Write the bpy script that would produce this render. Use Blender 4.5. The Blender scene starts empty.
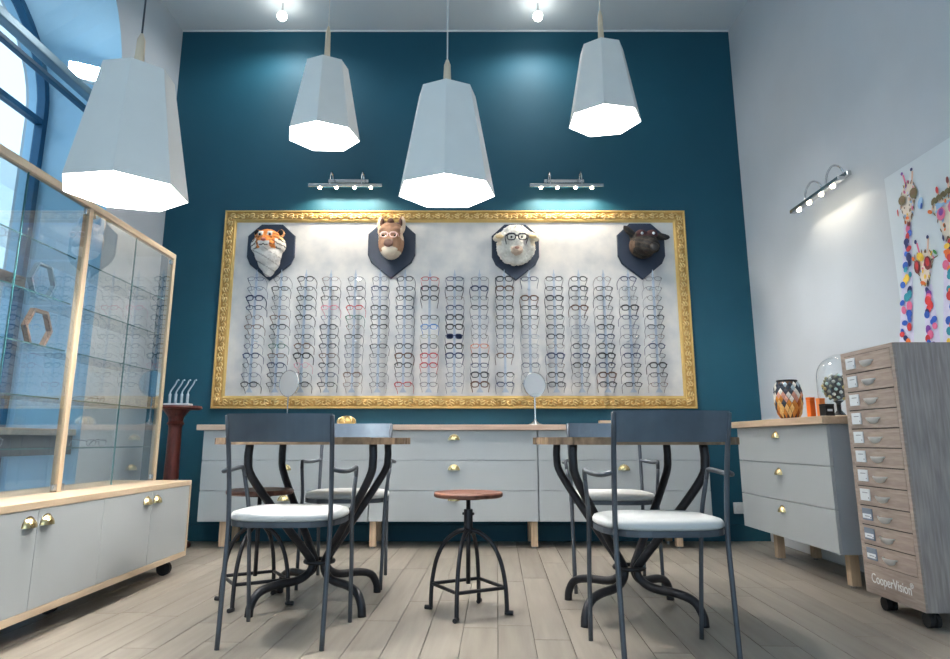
import bpy, bmesh, math, random
from mathutils import Vector, Matrix

random.seed(7)
SC = bpy.context.scene
COL = SC.collection
PI = math.pi

# ------------------------------------------------------------------ camera, world, exposure
cam_d = bpy.data.cameras.new('camera')
cam = bpy.data.objects.new('camera', cam_d)
COL.objects.link(cam)
cam.location = (0, 0, 0.745)
cam.rotation_euler = (math.radians(90 + 11.8), 0, 0)
cam_d.sensor_width = 36
cam_d.lens = 680 / 950 * 36
cam_d.shift_x = 4.5 / 950
cam_d.shift_y = -30.5 / 950
cam_d.clip_start = 0.05
SC.camera = cam

world = bpy.data.worlds.new('daylight')
SC.world = world
world.use_nodes = True
bg = world.node_tree.nodes['Background']
bg.inputs['Color'].default_value = (0.60, 0.82, 1.0, 1)
bg.inputs['Strength'].default_value = 0.95

vs = SC.view_settings
vs.view_transform = 'Standard'
vs.look = 'None'
vs.gamma = 1.0
vs.use_curve_mapping = False
vs.exposure = 1.08
SC.cycles.transparent_max_bounces = 48
SC.cycles.max_bounces = 14
SC.cycles.caustics_reflective = False
SC.cycles.caustics_refractive = False

PENDANT_W = 36
SPOT_W = 17
PICTURE_W = 3.4

# ------------------------------------------------------------------ materials
def srgb(r, g, b):
    def f(c):
        c /= 255.0
        return c / 12.92 if c <= 0.04045 else ((c + 0.055) / 1.055) ** 2.4
    return (f(r), f(g), f(b), 1)

MATS = {}
def nodes_of(m):
    m.use_nodes = True
    nt = m.node_tree
    return nt, nt.nodes['Principled BSDF']

def mat(name, c, rough=0.5, metal=0.0, vary=0.06, scale=8.0, bump=0.0, stretch=(1, 1, 1), c2=None, coords='Object', emit=0.0, coat=0.0, detail=3):
    """Principled material whose colour varies with noise between c and c2."""
    if name in MATS:
        return MATS[name]
    m = bpy.data.materials.new(name)
    nt, p = nodes_of(m)
    a = srgb(*c)
    if c2 is None:
        k1, k2 = 1 - vary, 1 + vary
        lo = tuple(min(1, x * k1) for x in a[:3]) + (1,)
        hi = tuple(min(1, x * k2) for x in a[:3]) + (1,)
    else:
        lo, hi = a, srgb(*c2)
    tc = nt.nodes.new('ShaderNodeTexCoord')
    mp = nt.nodes.new('ShaderNodeMapping')
    mp.inputs['Scale'].default_value = stretch
    nz = nt.nodes.new('ShaderNodeTexNoise')
    nz.inputs['Scale'].default_value = scale
    nz.inputs['Detail'].default_value = detail
    rp = nt.nodes.new('ShaderNodeValToRGB')
    rp.color_ramp.elements[0].position = 0.3
    rp.color_ramp.elements[1].position = 0.7
    rp.color_ramp.elements[0].color = lo
    rp.color_ramp.elements[1].color = hi
    nt.links.new(tc.outputs[coords], mp.inputs['Vector'])
    nt.links.new(mp.outputs['Vector'], nz.inputs['Vector'])
    nt.links.new(nz.outputs['Fac'], rp.inputs['Fac'])
    nt.links.new(rp.outputs['Color'], p.inputs['Base Color'])
    p.inputs['Roughness'].default_value = rough
    p.inputs['Metallic'].default_value = metal
    if coat:
        p.inputs['Coat Weight'].default_value = coat
    if bump:
        b = nt.nodes.new('ShaderNodeBump')
        b.inputs['Strength'].default_value = bump
        b.inputs['Distance'].default_value = 0.004
        nt.links.new(nz.outputs['Fac'], b.inputs['Height'])
        nt.links.new(b.outputs['Normal'], p.inputs['Normal'])
    if emit:
        p.inputs['Emission Color'].default_value = a
        p.inputs['Emission Strength'].default_value = emit
    MATS[name] = m
    return m

def island_mat(name, c, c2, rough, stretch, scale, per_obj=0.25, bump=0.1):
    """Wood grain with a shade of its own for every object (planks)."""
    m = mat(name, c, rough, c2=c2, scale=scale, stretch=stretch, bump=bump, detail=6)
    nt = m.node_tree
    p = nt.nodes['Principled BSDF']
    rp = [n for n in nt.nodes if n.type == 'VALTORGB'][0]
    mp = [n for n in nt.nodes if n.type == 'MAPPING'][0]
    oi = nt.nodes.new('ShaderNodeObjectInfo')
    ma = nt.nodes.new('ShaderNodeMapRange')
    ma.inputs['To Min'].default_value = 1 - per_obj
    ma.inputs['To Max'].default_value = 1 + per_obj * 0.6
    nt.links.new(oi.outputs['Random'], ma.inputs['Value'])
    hs = nt.nodes.new('ShaderNodeHueSaturation')
    nt.links.new(ma.outputs['Result'], hs.inputs['Value'])
    nt.links.new(rp.outputs['Color'], hs.inputs['Color'])
    nt.links.new(hs.outputs['Color'], p.inputs['Base Color'])
    mu = nt.nodes.new('ShaderNodeMath'); mu.operation = 'MULTIPLY'; mu.inputs[1].default_value = 37.0
    nt.links.new(oi.outputs['Random'], mu.inputs[0])
    nt.links.new(mu.outputs[0], mp.inputs['Location'])
    return m

def glass_mat(name, tint=(1, 1, 1), ior=1.45, rough=0.0, boost=1.0):
    """Thin sheet of glass: clear transmission with Fresnel reflection."""
    if name in MATS:
        return MATS[name]
    m = bpy.data.materials.new(name)
    m.use_nodes = True
    nt = m.node_tree
    nt.nodes.clear()
    out = nt.nodes.new('ShaderNodeOutputMaterial')
    tr = nt.nodes.new('ShaderNodeBsdfTransparent')
    tr.inputs['Color'].default_value = (*tint, 1)
    gl = nt.nodes.new('ShaderNodeBsdfGlossy')
    gl.inputs['Roughness'].default_value = rough
    fr = nt.nodes.new('ShaderNodeFresnel')
    fr.inputs['IOR'].default_value = ior
    mu = nt.nodes.new('ShaderNodeMath'); mu.operation = 'MULTIPLY'; mu.use_clamp = True
    mu.inputs[1].default_value = boost
    mx = nt.nodes.new('ShaderNodeMixShader')
    ge = nt.nodes.new('ShaderNodeNewGeometry')
    inv = nt.nodes.new('ShaderNodeMath'); inv.operation = 'SUBTRACT'; inv.inputs[0].default_value = 1.0
    nt.links.new(ge.outputs['Backfacing'], inv.inputs[1])
    m2 = nt.nodes.new('ShaderNodeMath'); m2.operation = 'MULTIPLY'
    nt.links.new(fr.outputs[0], mu.inputs[0])
    nt.links.new(mu.outputs[0], m2.inputs[0])
    nt.links.new(inv.outputs[0], m2.inputs[1])
    nt.links.new(m2.outputs[0], mx.inputs['Fac'])
    nt.links.new(tr.outputs[0], mx.inputs[1])
    nt.links.new(gl.outputs[0], mx.inputs[2])
    nt.links.new(mx.outputs[0], out.inputs['Surface'])
    MATS[name] = m
    return m

def attr_mat(name, rough=0.8, fuzz=0.0):
    """Fur / mosaic: colour from the mesh's own colour layer."""
    if name in MATS:
        return MATS[name]
    m = bpy.data.materials.new(name)
    nt, p = nodes_of(m)
    at = nt.nodes.new('ShaderNodeAttribute')
    at.attribute_name = 'coat'
    nt.links.new(at.outputs['Color'], p.inputs['Base Color'])
    p.inputs['Roughness'].default_value = rough
    if fuzz:
        nz = nt.nodes.new('ShaderNodeTexNoise'); nz.inputs['Scale'].default_value = 180
        b = nt.nodes.new('ShaderNodeBump'); b.inputs['Strength'].default_value = fuzz; b.inputs['Distance'].default_value = 0.006
        nt.links.new(nz.outputs['Fac'], b.inputs['Height'])
        nt.links.new(b.outputs['Normal'], p.inputs['Normal'])
    MATS[name] = m
    return m

M_TEAL = mat('teal_paint', (3, 77, 97), 0.65, vary=0.05, scale=2.5, bump=0.02)
M_WALL = mat('pale_grey_plaster', (196, 204, 211), 0.8, vary=0.02, scale=3)
M_CEIL = mat('white_plaster', (216, 228, 235), 0.85, vary=0.015, scale=2)
M_WHITE = mat('white_gloss_paint', (232, 234, 235), 0.4, vary=0.02)
M_PLANK = island_mat('limed_oak_floor', (138, 130, 118), (155, 147, 135), 0.40, (9, 0.7, 1), 3.0, 0.15, 0.05)
M_GREY = mat('grey_lacquer', (172, 177, 178), 0.28, vary=0.015, scale=1.5)
M_GREYD = mat('grey_carcass', (160, 168, 174), 0.35, vary=0.02, scale=1.5)
M_OAK = mat('light_oak', (188, 164, 136), 0.45, c2=(208, 186, 158), scale=4, stretch=(1, 12, 12), bump=0.03, detail=5)
M_OAKY = mat('light_oak_lengthways', (188, 164, 136), 0.45, c2=(208, 186, 158), scale=4, stretch=(12, 1, 12), bump=0.03, detail=5)
M_OAKZ = mat('light_oak_upright', (184, 160, 132), 0.45, c2=(206, 184, 156), scale=4, stretch=(12, 12, 1), bump=0.03, detail=5)
M_WORKTOP = mat('pinkish_oak_worktop', (190, 162, 142), 0.45, c2=(212, 186, 166), scale=4, stretch=(1, 12, 12), bump=0.03, detail=5)
M_WORKTOPY = mat('oak_worktop_lengthways', (184, 158, 130), 0.45, c2=(206, 180, 152), scale=4, stretch=(12, 1, 12), bump=0.03, detail=5)
M_BRASS = mat('polished_brass', (222, 200, 150), 0.25, 1.0, vary=0.04)
M_STEEL = mat('blued_black_steel', (84, 89, 96), 0.45, 0.4, vary=0.12, scale=14)
M_STEELP = mat('blued_steel_plate', (98, 110, 122), 0.36, 0.6, vary=0.18, scale=6)
M_IRON = mat('worn_black_iron', (50, 50, 54), 0.45, 0.5, vary=0.2, scale=20)
M_CUSH = mat('white_leatherette', (206, 207, 205), 0.62, vary=0.02, scale=5, bump=0.03)
M_OLDWOOD = island_mat('rustic_table_wood', (104, 82, 62), (160, 134, 106), 0.6, (1.2, 10, 4), 4.0, 0.35, 0.2)
M_STOOLWOOD = mat('dark_red_wood', (84, 46, 36), 0.42, c2=(128, 84, 66), scale=5, stretch=(1, 9, 3), bump=0.04, detail=5)
M_MAHOG = mat('mahogany', (70, 26, 20), 0.35, c2=(104, 44, 34), scale=5, stretch=(8, 8, 1), detail=5)
M_GOLD = mat('gilded_carving', (206, 164, 92), 0.38, 0.5, c2=(246, 226, 168), scale=30, bump=0.2)
M_GOLDP = mat('gilt_edge', (216, 184, 116), 0.45, 0.4, vary=0.06)
M_GOLDD = mat('darker_gilt_ground', (192, 152, 88), 0.5, 0.4, vary=0.15, scale=40)  # darker gilt for the middle band of the rails
M_PANEL = mat('marbled_white_board', (192, 195, 197), 0.7, c2=(222, 220, 216), scale=7, detail=10)
M_ROD = mat('frosted_blue_grey_rod', (168, 182, 198), 0.3, vary=0.04)
M_CHROME = mat('brushed_nickel', (200, 202, 204), 0.22, 1.0, vary=0.03)
M_SHADE = mat('grey_white_card_shade', (244, 242, 237), 0.7, vary=0.015)
M_SHADEIN = mat('white_shade_lining', (245, 245, 245), 0.8, vary=0.005)
M_PALEWOOD = mat('pale_birch', (226, 206, 178), 0.5, vary=0.06, scale=6, stretch=(8, 8, 1))
M_CORD = mat('dark_cord', (52, 60, 70), 0.6)
M_CORDW = mat('white_cord', (215, 215, 212), 0.6)
M_BULB = mat('glowing_bulb', (255, 250, 240), 0.4, emit=14.0)
M_BULBW = mat('warm_halogen', (255, 232, 196), 0.4, emit=22.0)
M_BLACK = mat('black_plastic', (18, 18, 20), 0.45)
M_RUBBER = mat('black_rubber', (24, 24, 26), 0.7)
M_DRIFT = mat('grey_brown_woodgrain', (146, 130, 120), 0.5, c2=(180, 164, 152), scale=5, stretch=(3, 1.6, 16), bump=0.04, detail=6)
M_DRIFTV = mat('grey_upright_woodgrain', (146, 133, 128), 0.5, c2=(184, 171, 163), scale=5, stretch=(16, 3, 1.2), bump=0.04, detail=6)
M_GAP = mat('dark_gap', (52, 46, 44), 0.8)
M_SATIN = mat('satin_nickel', (222, 221, 217), 0.38, 0.35, vary=0.03)
M_LEGOAK = mat('shaded_oak_leg', (178, 150, 122), 0.5, c2=(204, 178, 148), scale=4, stretch=(12, 12, 1), detail=5)
M_GROUT = mat('pale_floor_joint', (112, 106, 97), 0.8)
M_CARD = mat('white_label_card', (226, 232, 236), 0.5, vary=0.03, scale=60)
M_CARDB = mat('blue_grey_card', (120, 134, 152), 0.5, vary=0.05)
M_PRINT = mat('grey_print', (150, 156, 164), 0.6)
M_FRAME = mat('teal_blue_window_metal', (22, 84, 120), 0.4, 0.2, vary=0.05)
M_RAIL = mat('pale_blue_metal_rail', (128, 160, 178), 0.35, 0.4, vary=0.05)
M_BROWNW = mat('brown_door_wood', (120, 92, 74), 0.5, vary=0.1, stretch=(8, 8, 1))
M_NAVY = mat('navy_plaque_paint', (24, 40, 62), 0.5, vary=0.08)
M_CANVAS = mat('pale_blue_canvas', (214, 224, 230), 0.7, vary=0.03, scale=4, bump=0.03)
M_GLASS = glass_mat('clear_glass', (0.965, 0.985, 0.988), 1.5, 0, 1.7)
M_GLASSD = glass_mat('reflective_door_glass', (0.94, 0.965, 0.97), 1.5, 0, 3.0)
M_GLASSW = glass_mat('window_glass', (0.95, 0.98, 0.995), 1.5, 0, 1.7)
M_GLASSE = mat('green_glass_edge', (52, 104, 108), 0.25, vary=0.05)
M_LENS = glass_mat('spectacle_lens', (0.95, 0.97, 0.985), 1.35, 0, 1.0)
M_MIRROR = mat('mirror_silver', (235, 238, 240), 0.02, 1.0, vary=0.0)
M_ACRYL = glass_mat('clear_acrylic', (0.82, 0.86, 0.9), 1.6, 0.05, 2.2)
M_ORANGE = mat('orange_card', (240, 112, 20), 0.5, vary=0.04)
M_ORANGEL = mat('light_orange_card', (244, 140, 70), 0.5, vary=0.04)
M_REVEAL = mat('daylight_tinted_reveal', (172, 214, 238), 0.3, vary=0.02)  # daylight on the reveal is put into this pale blue
M_PAVE = mat('grey_pavement', (170, 172, 174), 0.9, vary=0.05, scale=3)

# ------------------------------------------------------------------ mesh helpers
def mesh(name, bm, material, parent=None, smooth=False, loc=None, rotz=None):
    me = bpy.data.meshes.new(name)
    bmesh.ops.recalc_face_normals(bm, faces=bm.faces[:])
    bm.to_mesh(me)
    bm.free()
    if smooth:
        for p in me.polygons:
            p.use_smooth = True
    mats = material if isinstance(material, (list, tuple)) else [material]
    for m in mats:
        me.materials.append(m)
    o = bpy.data.objects.new(name, me)
    COL.objects.link(o)
    if parent is not None:
        o.parent = parent
    if loc is not None:
        o.location = loc
    if rotz is not None:
        o.rotation_euler[2] = rotz
    return o

def inst(name, src, parent=None, loc=None, rot=None, scale=None):
    o = bpy.data.objects.new(name, src.data)
    COL.objects.link(o)
    if parent is not None:
        o.parent = parent
    if loc is not None:
        o.location = loc
    if rot is not None:
        o.rotation_euler = rot
    if scale is not None:
        o.scale = scale
    return o

def box(bm, x0, x1, y0, y1, z0, z1, bevel=0.0, mi=0):
    vs_ = [bm.verts.new(p) for p in ((x0, y0, z0), (x1, y0, z0), (x1, y1, z0), (x0, y1, z0), (x0, y0, z1), (x1, y0, z1), (x1, y1, z1), (x0, y1, z1))]
    fs = [bm.faces.new([vs_[i] for i in f]) for f in ((3, 2, 1, 0), (4, 5, 6, 7), (0, 1, 5, 4), (1, 2, 6, 5), (2, 3, 7, 6), (3, 0, 4, 7))]
    for f in fs:
        f.material_index = mi
    if bevel:
        es = list({e for f in fs for e in f.edges})
        bmesh.ops.bevel(bm, geom=es, offset=bevel, segments=2, profile=0.5, affect='EDGES')
    return fs

def boxbm(*a, bevel=0.0):
    bm = bmesh.new()
    box(bm, *a, bevel=bevel)
    return bm

def smooth_path(pts, n=6):
    """Catmull-Rom through pts."""
    P = [Vector(p) for p in pts]
    if len(P) < 3:
        return P
    out = []
    for i in range(len(P) - 1):
        p0 = P[i - 1] if i else P[0] * 2 - P[1]
        p1, p2 = P[i], P[i + 1]
        p3 = P[i + 2] if i + 2 < len(P) else P[-1] * 2 - P[-2]
        for k in range(n):
            t = k / n
            out.append(0.5 * ((2 * p1) + (p2 - p0) * t + (2 * p0 - 5 * p1 + 4 * p2 - p3) * t * t + (3 * p1 - p0 - 3 * p2 + p3) * t ** 3))
    out.append(P[-1])
    return out

def tube(bm, pts, r, seg=8, closed=False, caps=True, sx=1.0):
    P = [Vector(p) for p in pts]
    n = len(P)
    rr = r if isinstance(r, (list, tuple)) else [r] * n
    rings = []
    prev = None
    for i in range(n):
        if closed:
            d = P[(i + 1) % n] - P[i - 1]
        else:
            d = P[min(i + 1, n - 1)] - P[max(i - 1, 0)]
        d.normalize()
        if prev is None:
            a = Vector((0, 0, 1)) if abs(d.z) < 0.9 else Vector((1, 0, 0))
            u = d.cross(a).normalized()
        else:
            u = (prev - d * prev.dot(d))
            if u.length < 1e-6:
                u = d.orthogonal()
            u.normalize()
        prev = u
        v = d.cross(u)
        rings.append([bm.verts.new(P[i] + (u * math.cos(2 * PI * k / seg) * sx + v * math.sin(2 * PI * k / seg)) * rr[i]) for k in range(seg)])
    m = n if closed else n - 1
    for i in range(m):
        A, B = rings[i], rings[(i + 1) % n]
        for k in range(seg):
            bm.faces.new((A[k], A[(k + 1) % seg], B[(k + 1) % seg], B[k]))
    if caps and not closed:
        bm.faces.new(rings[0][::-1])
        bm.faces.new(rings[-1])

def tubebm(*a, **k):
    bm = bmesh.new()
    tube(bm, *a, **k)
    return bm

def lathe(bm, prof, seg=24, center=(0, 0, 0), a0=0.0, a1=2 * PI):
    cx, cy, cz = center
    full = abs(a1 - a0 - 2 * PI) < 1e-6
    n = seg if full else seg + 1
    rings = []
    for r, z in prof:
        if r < 1e-5:
            rings.append([bm.verts.new((cx, cy, cz + z))])
        else:
            rings.append([bm.verts.new((cx + r * math.cos(a0 + (a1 - a0) * k / seg), cy + r * math.sin(a0 + (a1 - a0) * k / seg), cz + z)) for k in range(n)])
    for i in range(len(rings) - 1):
        A, B = rings[i], rings[i + 1]
        for k in range(seg):
            k2 = (k + 1) % n
            if len(A) == 1 and len(B) == 1:
                continue
            if len(A) == 1:
                bm.faces.new((A[0], B[k2], B[k]))
            elif len(B) == 1:
                bm.faces.new((A[k], A[k2], B[0]))
            else:
                bm.faces.new((A[k], A[k2], B[k2], B[k]))

def lathebm(*a, **k):
    bm = bmesh.new()
    lathe(bm, *a, **k)
    return bm

def prism(bm, poly, d0, d1, axis='y'):
    """Extrude a 2-D polygon along an axis; (u,v) are the other two axes in xyz order."""
    def P(u, v, d):
        return {'y': (u, d, v), 'z': (u, v, d), 'x': (d, u, v)}[axis]
    a = [bm.verts.new(P(u, v, d0)) for u, v in poly]
    b = [bm.verts.new(P(u, v, d1)) for u, v in poly]
    bm.faces.new(a)
    bm.faces.new(b[::-1])
    n = len(poly)
    for i in range(n):
        bm.faces.new((a[i], b[i], b[(i + 1) % n], a[(i + 1) % n]))

def prismbm(*a, **k):
    bm = bmesh.new()
    prism(bm, *a, **k)
    return bm

def sphere(bm, c, r, u=14, v=10, sc=(1, 1, 1)):
    ret = bmesh.ops.create_uvsphere(bm, u_segments=u, v_segments=v, radius=r)
    for w in ret['verts']:
        w.co = Vector((w.co.x * sc[0] + c[0], w.co.y * sc[1] + c[1], w.co.z * sc[2] + c[2]))

def spherebm(*a, **k):
    bm = bmesh.new()
    sphere(bm, *a, **k)
    return bm

def tag(o, label, cat, group=None, kind=None):
    o['label'] = label
    o['category'] = cat
    if group:
        o['group'] = group
    if kind:
        o['kind'] = kind
    return o

def thing(name, label, cat, loc=(0, 0, 0), rotz=0.0, group=None):
    o = bpy.data.objects.new(name, None)
    COL.objects.link(o)
    o.location = loc
    o.rotation_euler[2] = rotz
    return tag(o, label, cat, group)

def struct(o, label, cat):
    return tag(o, label, cat, kind='structure')

def copy_tree(o, parent=None, kids=None):
    if kids is None:
        kids = {}
        for q in COL.objects:
            if q.parent:
                kids.setdefault(q.parent.name, []).append(q)
    c = o.copy()
    COL.objects.link(c)
    if parent is not None:
        c.parent = parent
    for ch in kids.get(o.name, []):
        copy_tree(ch, c, kids)
    return c

def point_light(name, loc, watts, color, radius, parent=None):
    l = bpy.data.lights.new(name, 'POINT')
    l.energy = watts
    l.color = color
    l.shadow_soft_size = radius
    o = bpy.data.objects.new(name, l)
    COL.objects.link(o)
    o.location = loc
    if parent is not None:
        o.parent = parent
    return o

def spot_light(name, loc, target, watts, color, radius, angle, blend, parent=None):
    l = bpy.data.lights.new(name, 'SPOT')
    l.energy = watts
    l.color = color
    l.shadow_soft_size = radius
    l.spot_size = math.radians(angle)
    l.spot_blend = blend
    o = bpy.data.objects.new(name, l)
    COL.objects.link(o)
    o.location = loc
    d = Vector(target) - Vector(loc)
    o.rotation_euler = d.to_track_quat('-Z', 'Y').to_euler()
    if parent is not None:
        o.parent = parent
    return o

# ------------------------------------------------------------------ room shell
XL, XR, YB, YF, ZC = -2.56, 2.294, 5.44, -1.6, 4.32
T = 0.2

struct(mesh('wall_back', boxbm(XL - T, XR + T, YB, YB + T, 0, ZC + T), M_TEAL), 'deep teal painted back wall behind the framed glasses display', 'wall')
struct(mesh('wall_right', boxbm(XR, XR + T, YF, YB, 0, ZC + T), M_WALL), 'pale grey plaster wall on the right with the giraffe canvas', 'wall')
struct(mesh('ceiling', boxbm(XL - T, XR, YF, YB, ZC, ZC + T), M_CEIL), 'high white plaster ceiling', 'ceiling')

bm = bmesh.new()  # unseen front wall; its opening is sized to fill the room with daylight
box(bm, XL, -2.2, YF - T, YF, 0, ZC)
box(bm, 2.0, XR, YF - T, YF, 0, ZC)
box(bm, -2.2, 2.0, YF - T, YF, 3.5, ZC)
struct(mesh('wall_front', bm, M_WALL), 'pale plaster front wall with wide unseen opening added for daylight', 'wall')

# left wall with a splayed, round-headed window embrasure
ARC_N = 24
IY, IR, IZ = 3.55, 1.0, 3.29        # inner arch: centre y, radius, springing height
OY, OR_, OZ, OB = 3.575, 0.98, 3.05, 0.81    # outer (window) arch, slightly flattened
SILL = 0.0
XO = -3.06
def arch(cy, r, z0, zb, b=None):
    b = r if b is None else b
    pts = [(cy + r, zb), (cy + r, (zb + z0) / 2)]
    for k in range(ARC_N + 1):
        a = PI * k / ARC_N
        pts.append((cy + r * math.cos(a), z0 + b * math.sin(a)))
    pts += [(cy - r, (zb + z0) / 2), (cy - r, zb)]
    return pts
inn = arch(IY, IR, IZ, SILL)
outr = arch(OY, OR_, OZ, SILL, OB)
def to_rect(y, z):
    if z <= IZ + 1e-6:
        return (YB if y > IY else YF, z)
    d = Vector((y - IY, z - IZ))
    t = min((YB - IY) / d.x if d.x > 1e-6 else 1e9, (YF - IY) / d.x if d.x < -1e-6 else 1e9, (ZC - IZ) / d.y)
    return (IY + d.x * t, IZ + d.y * t)
bm = bmesh.new()
A = [bm.verts.new((XL, y, z)) for y, z in inn]
R_ = [bm.verts.new((XL, *to_rect(y, z))) for y, z in inn]
O_ = [bm.verts.new((XO, y, z)) for y, z in outr]
XOO = XO - 0.15
O2 = [bm.verts.new((XOO, y, z)) for y, z in outr]
for i in range(len(inn) - 1):
    bm.faces.new((A[i], A[i + 1], R_[i + 1], R_[i]))
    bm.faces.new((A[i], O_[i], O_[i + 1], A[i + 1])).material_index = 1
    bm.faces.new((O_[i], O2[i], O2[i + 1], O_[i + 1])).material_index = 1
# corners of the rectangle that the radial fan skips
for yc, side in ((YB, 1), (YF, -1)):
    c = bm.verts.new((XL, yc, ZC))
    best = [i for i in range(len(inn) - 1) if (abs(R_[i].co.y - yc) < 1e-5) != (abs(R_[i + 1].co.y - yc) < 1e-5)]
    for i in best:
        bm.faces.new((R_[i], R_[i + 1], c))
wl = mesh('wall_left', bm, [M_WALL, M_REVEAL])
struct(wl, 'pale grey plaster wall on the left with the deep arched window opening', 'wall')
# outer leaf of the left wall so daylight comes only through the opening
bm = bmesh.new()
box(bm, XOO - 0.02, XOO, YF, OY - OR_, -0.02, ZC + T)
box(bm, XOO - 0.02, XOO, OY + OR_, YB + T, -0.02, ZC + T)
prev = None
arcp = [(OY + OR_ * math.cos(PI * k / ARC_N), OZ + OB * math.sin(PI * k / ARC_N)) for k in range(ARC_N + 1)]
for k in range(ARC_N):
    (y0, z0), (y1, z1) = arcp[k], arcp[k + 1]
    vsx = [bm.verts.new((x, y, z)) for x in (XOO - 0.02, XOO) for y, z in ((y0, z0), (y1, z1), (y1, ZC + T), (y0, ZC + T))]
    for f in ((0, 1, 2, 3), (7, 6, 5, 4), (0, 4, 5, 1), (2, 6, 7, 3)):
        bm.faces.new([vsx[i] for i in f])
ol = mesh('outer_leaf', bm, M_WALL, wl)
ol['label'] = 'outer face of the left wall round the arched window'

# pavement outside the window
struct(mesh('pavement', boxbm(-9.0, XOO - 0.03, -4.0, 12.0, -0.12, -0.02), M_PAVE), 'grey pavement outside the arched window', 'pavement')

# floor: boards, turned slightly against the walls
FLA = math.radians(-2.2)
fl = mesh('floor', boxbm(XL - T, XR + T, YF, YB + T, -0.08, -0.012), M_GROUT)
struct(fl, 'limed grey oak plank floor', 'floor')
PW = 0.139
board = {}
def board_mesh(L):
    key = round(L, 3)
    if key not in board:
        b = boxbm(-PW / 2 + 0.0012, PW / 2 - 0.0012, 0.0012, L - 0.0012, -0.012, 0.0, bevel=0.0012)
        o = mesh('plank', b, M_PLANK)
        board[key] = o
        return o, True
    return board[key], False
rest = bmesh.new()
rot = Matrix.Rotation(FLA, 4, 'Z')
nb = 0
LENGTHS = (0.9, 1.2)
for i in range(-20, 20):
    x = i * PW + 0.066
    y = -1.3 - random.random() * 1.1
    while y < 5.6:
        L = random.choice(LENGTHS)
        c = rot @ Vector((x, y + L / 2, 0))
        a = rot @ Vector((x, y, 0))
        b = rot @ Vector((x, y + L, 0))
        if c.x < XL - 0.05 or c.x > XR + 0.05 or b.y < -1.0 or a.y > YB:
            y += L
            continue
        if b.y < 2.0:
            vv = [rot @ Vector(p) for p in ((x - PW / 2 + .0012, y + .0012, 0), (x + PW / 2 - .0012, y + .0012, 0), (x + PW / 2 - .0012, y + L - .0012, 0), (x - PW / 2 + .0012, y + L - .0012, 0))]
            rest.faces.new([rest.verts.new(v) for v in vv])
        else:
            src, fresh = board_mesh(L)
            o = src if fresh else inst('plank', src)
            o.parent = fl
            o.location = a
            o.rotation_euler = (0, 0, FLA)
            nb += 1
        y += L
pr = mesh('plank_field', rest, M_PLANK, fl)
pr['kind'] = 'stuff'

# baseboards
struct(mesh('baseboard_back', boxbm(XL, XR, YB - 0.016, YB, 0, 0.12, bevel=0.004), M_TEAL), 'teal skirting board along the back wall', 'baseboard')
struct(mesh('baseboard_right', boxbm(XR - 0.016, XR, YF, YB - 0.016, 0, 0.11, bevel=0.004), M_WHITE), 'white skirting board along the right wall', 'baseboard')
struct(mesh('baseboard_left', boxbm(XL, XL + 0.016, 4.57, YB - 0.016, 0, 0.11, bevel=0.004), M_WHITE), 'white skirting board along the left wall', 'baseboard')
# thin shadow-gap beads where walls meet the ceiling
struct(mesh('trim_1', boxbm(XL, XR, YB - 0.009, YB, ZC - 0.009, ZC), M_WHITE), 'thin white bead between the teal wall and the ceiling', 'trim')

# arched window
wx0, wx1 = XO - 0.06, XO
win = struct(thing('window_1', '', ''), 'tall round-headed shop window with teal-blue metal frame in the left wall', 'window')
def arch_ring(bm, r_out, r_in, zb, x0, x1):
    a = arch(OY, r_out, OZ, zb, OB)
    b = arch(OY, r_in, OZ, zb, OB - (r_out - r_in))
    va = [[bm.verts.new((x, y, z)) for y, z in a] for x in (x0, x1)]
    vb = [[bm.verts.new((x, y, z)) for y, z in b] for x in (x0, x1)]
    for i in range(len(a) - 1):
        bm.faces.new((va[1][i], va[1][i + 1], vb[1][i + 1], vb[1][i]))
        bm.faces.new((va[0][i], vb[0][i], vb[0][i + 1], va[0][i + 1]))
        bm.faces.new((vb[0][i], vb[1][i], vb[1][i + 1], vb[0][i + 1]))
        bm.faces.new((va[0][i], va[0][i + 1], va[1][i + 1], va[1][i]))
bm = bmesh.new()
arch_ring(bm, OR_, OR_ - 0.05, SILL, wx0, wx1)
mesh('window_frame', bm, M_FRAME, win)
zs = [0.06, 0.60, 0.88, 2.62, 2.98]
for z, hgt, mm in ((0.03, 0.06, M_FRAME), (0.74, 0.24, M_FRAME), (2.62, 0.045, M_FRAME), (2.98, 0.04, M_FRAME)):
    mesh('transom', boxbm(wx0 + 0.003, wx1 - 0.003, OY - OR_ + 0.045, OY + OR_ - 0.045, z - hgt / 2, z + hgt / 2), mm, win)
mesh('transom', boxbm(wx0 + 0.005, wx1 + 0.03, OY - OR_ + 0.045, OY + OR_ - 0.045, 1.755, 1.835), M_BROWNW, win)
mesh('mullion', boxbm(wx0 + 0.004, wx1 + 0.02, OY - 0.17, OY - 0.10, 0.06, 2.60), M_BROWNW, win)
bands = [(0.06, 0.62), (0.86, 2.5975), (2.6425, 2.96)]
for z0, z1 in bands:
    for y0, y1 in ((OY - OR_ + 0.045, OY - 0.135), (OY - 0.135, OY + OR_ - 0.045)):
        zz1 = z1
        if z1 > OZ:
            pts = [(y, min(z1, OZ + (OB - 0.045) / (OR_ - 0.045) * math.sqrt(max(0, (OR_ - 0.045) ** 2 - (y - OY) ** 2)))) for y in [y0 + (y1 - y0) * k / 10 for k in range(11)]]
            poly = [(y0, z0), (y1, z0)] + pts[::-1]
        else:
            poly = [(y0, z0), (y1, z0), (y1, zz1), (y0, zz1)]
        mesh('pane', prismbm(poly, wx0 + 0.026, wx0 + 0.034, axis='x'), M_GLASSW, win)
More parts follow.
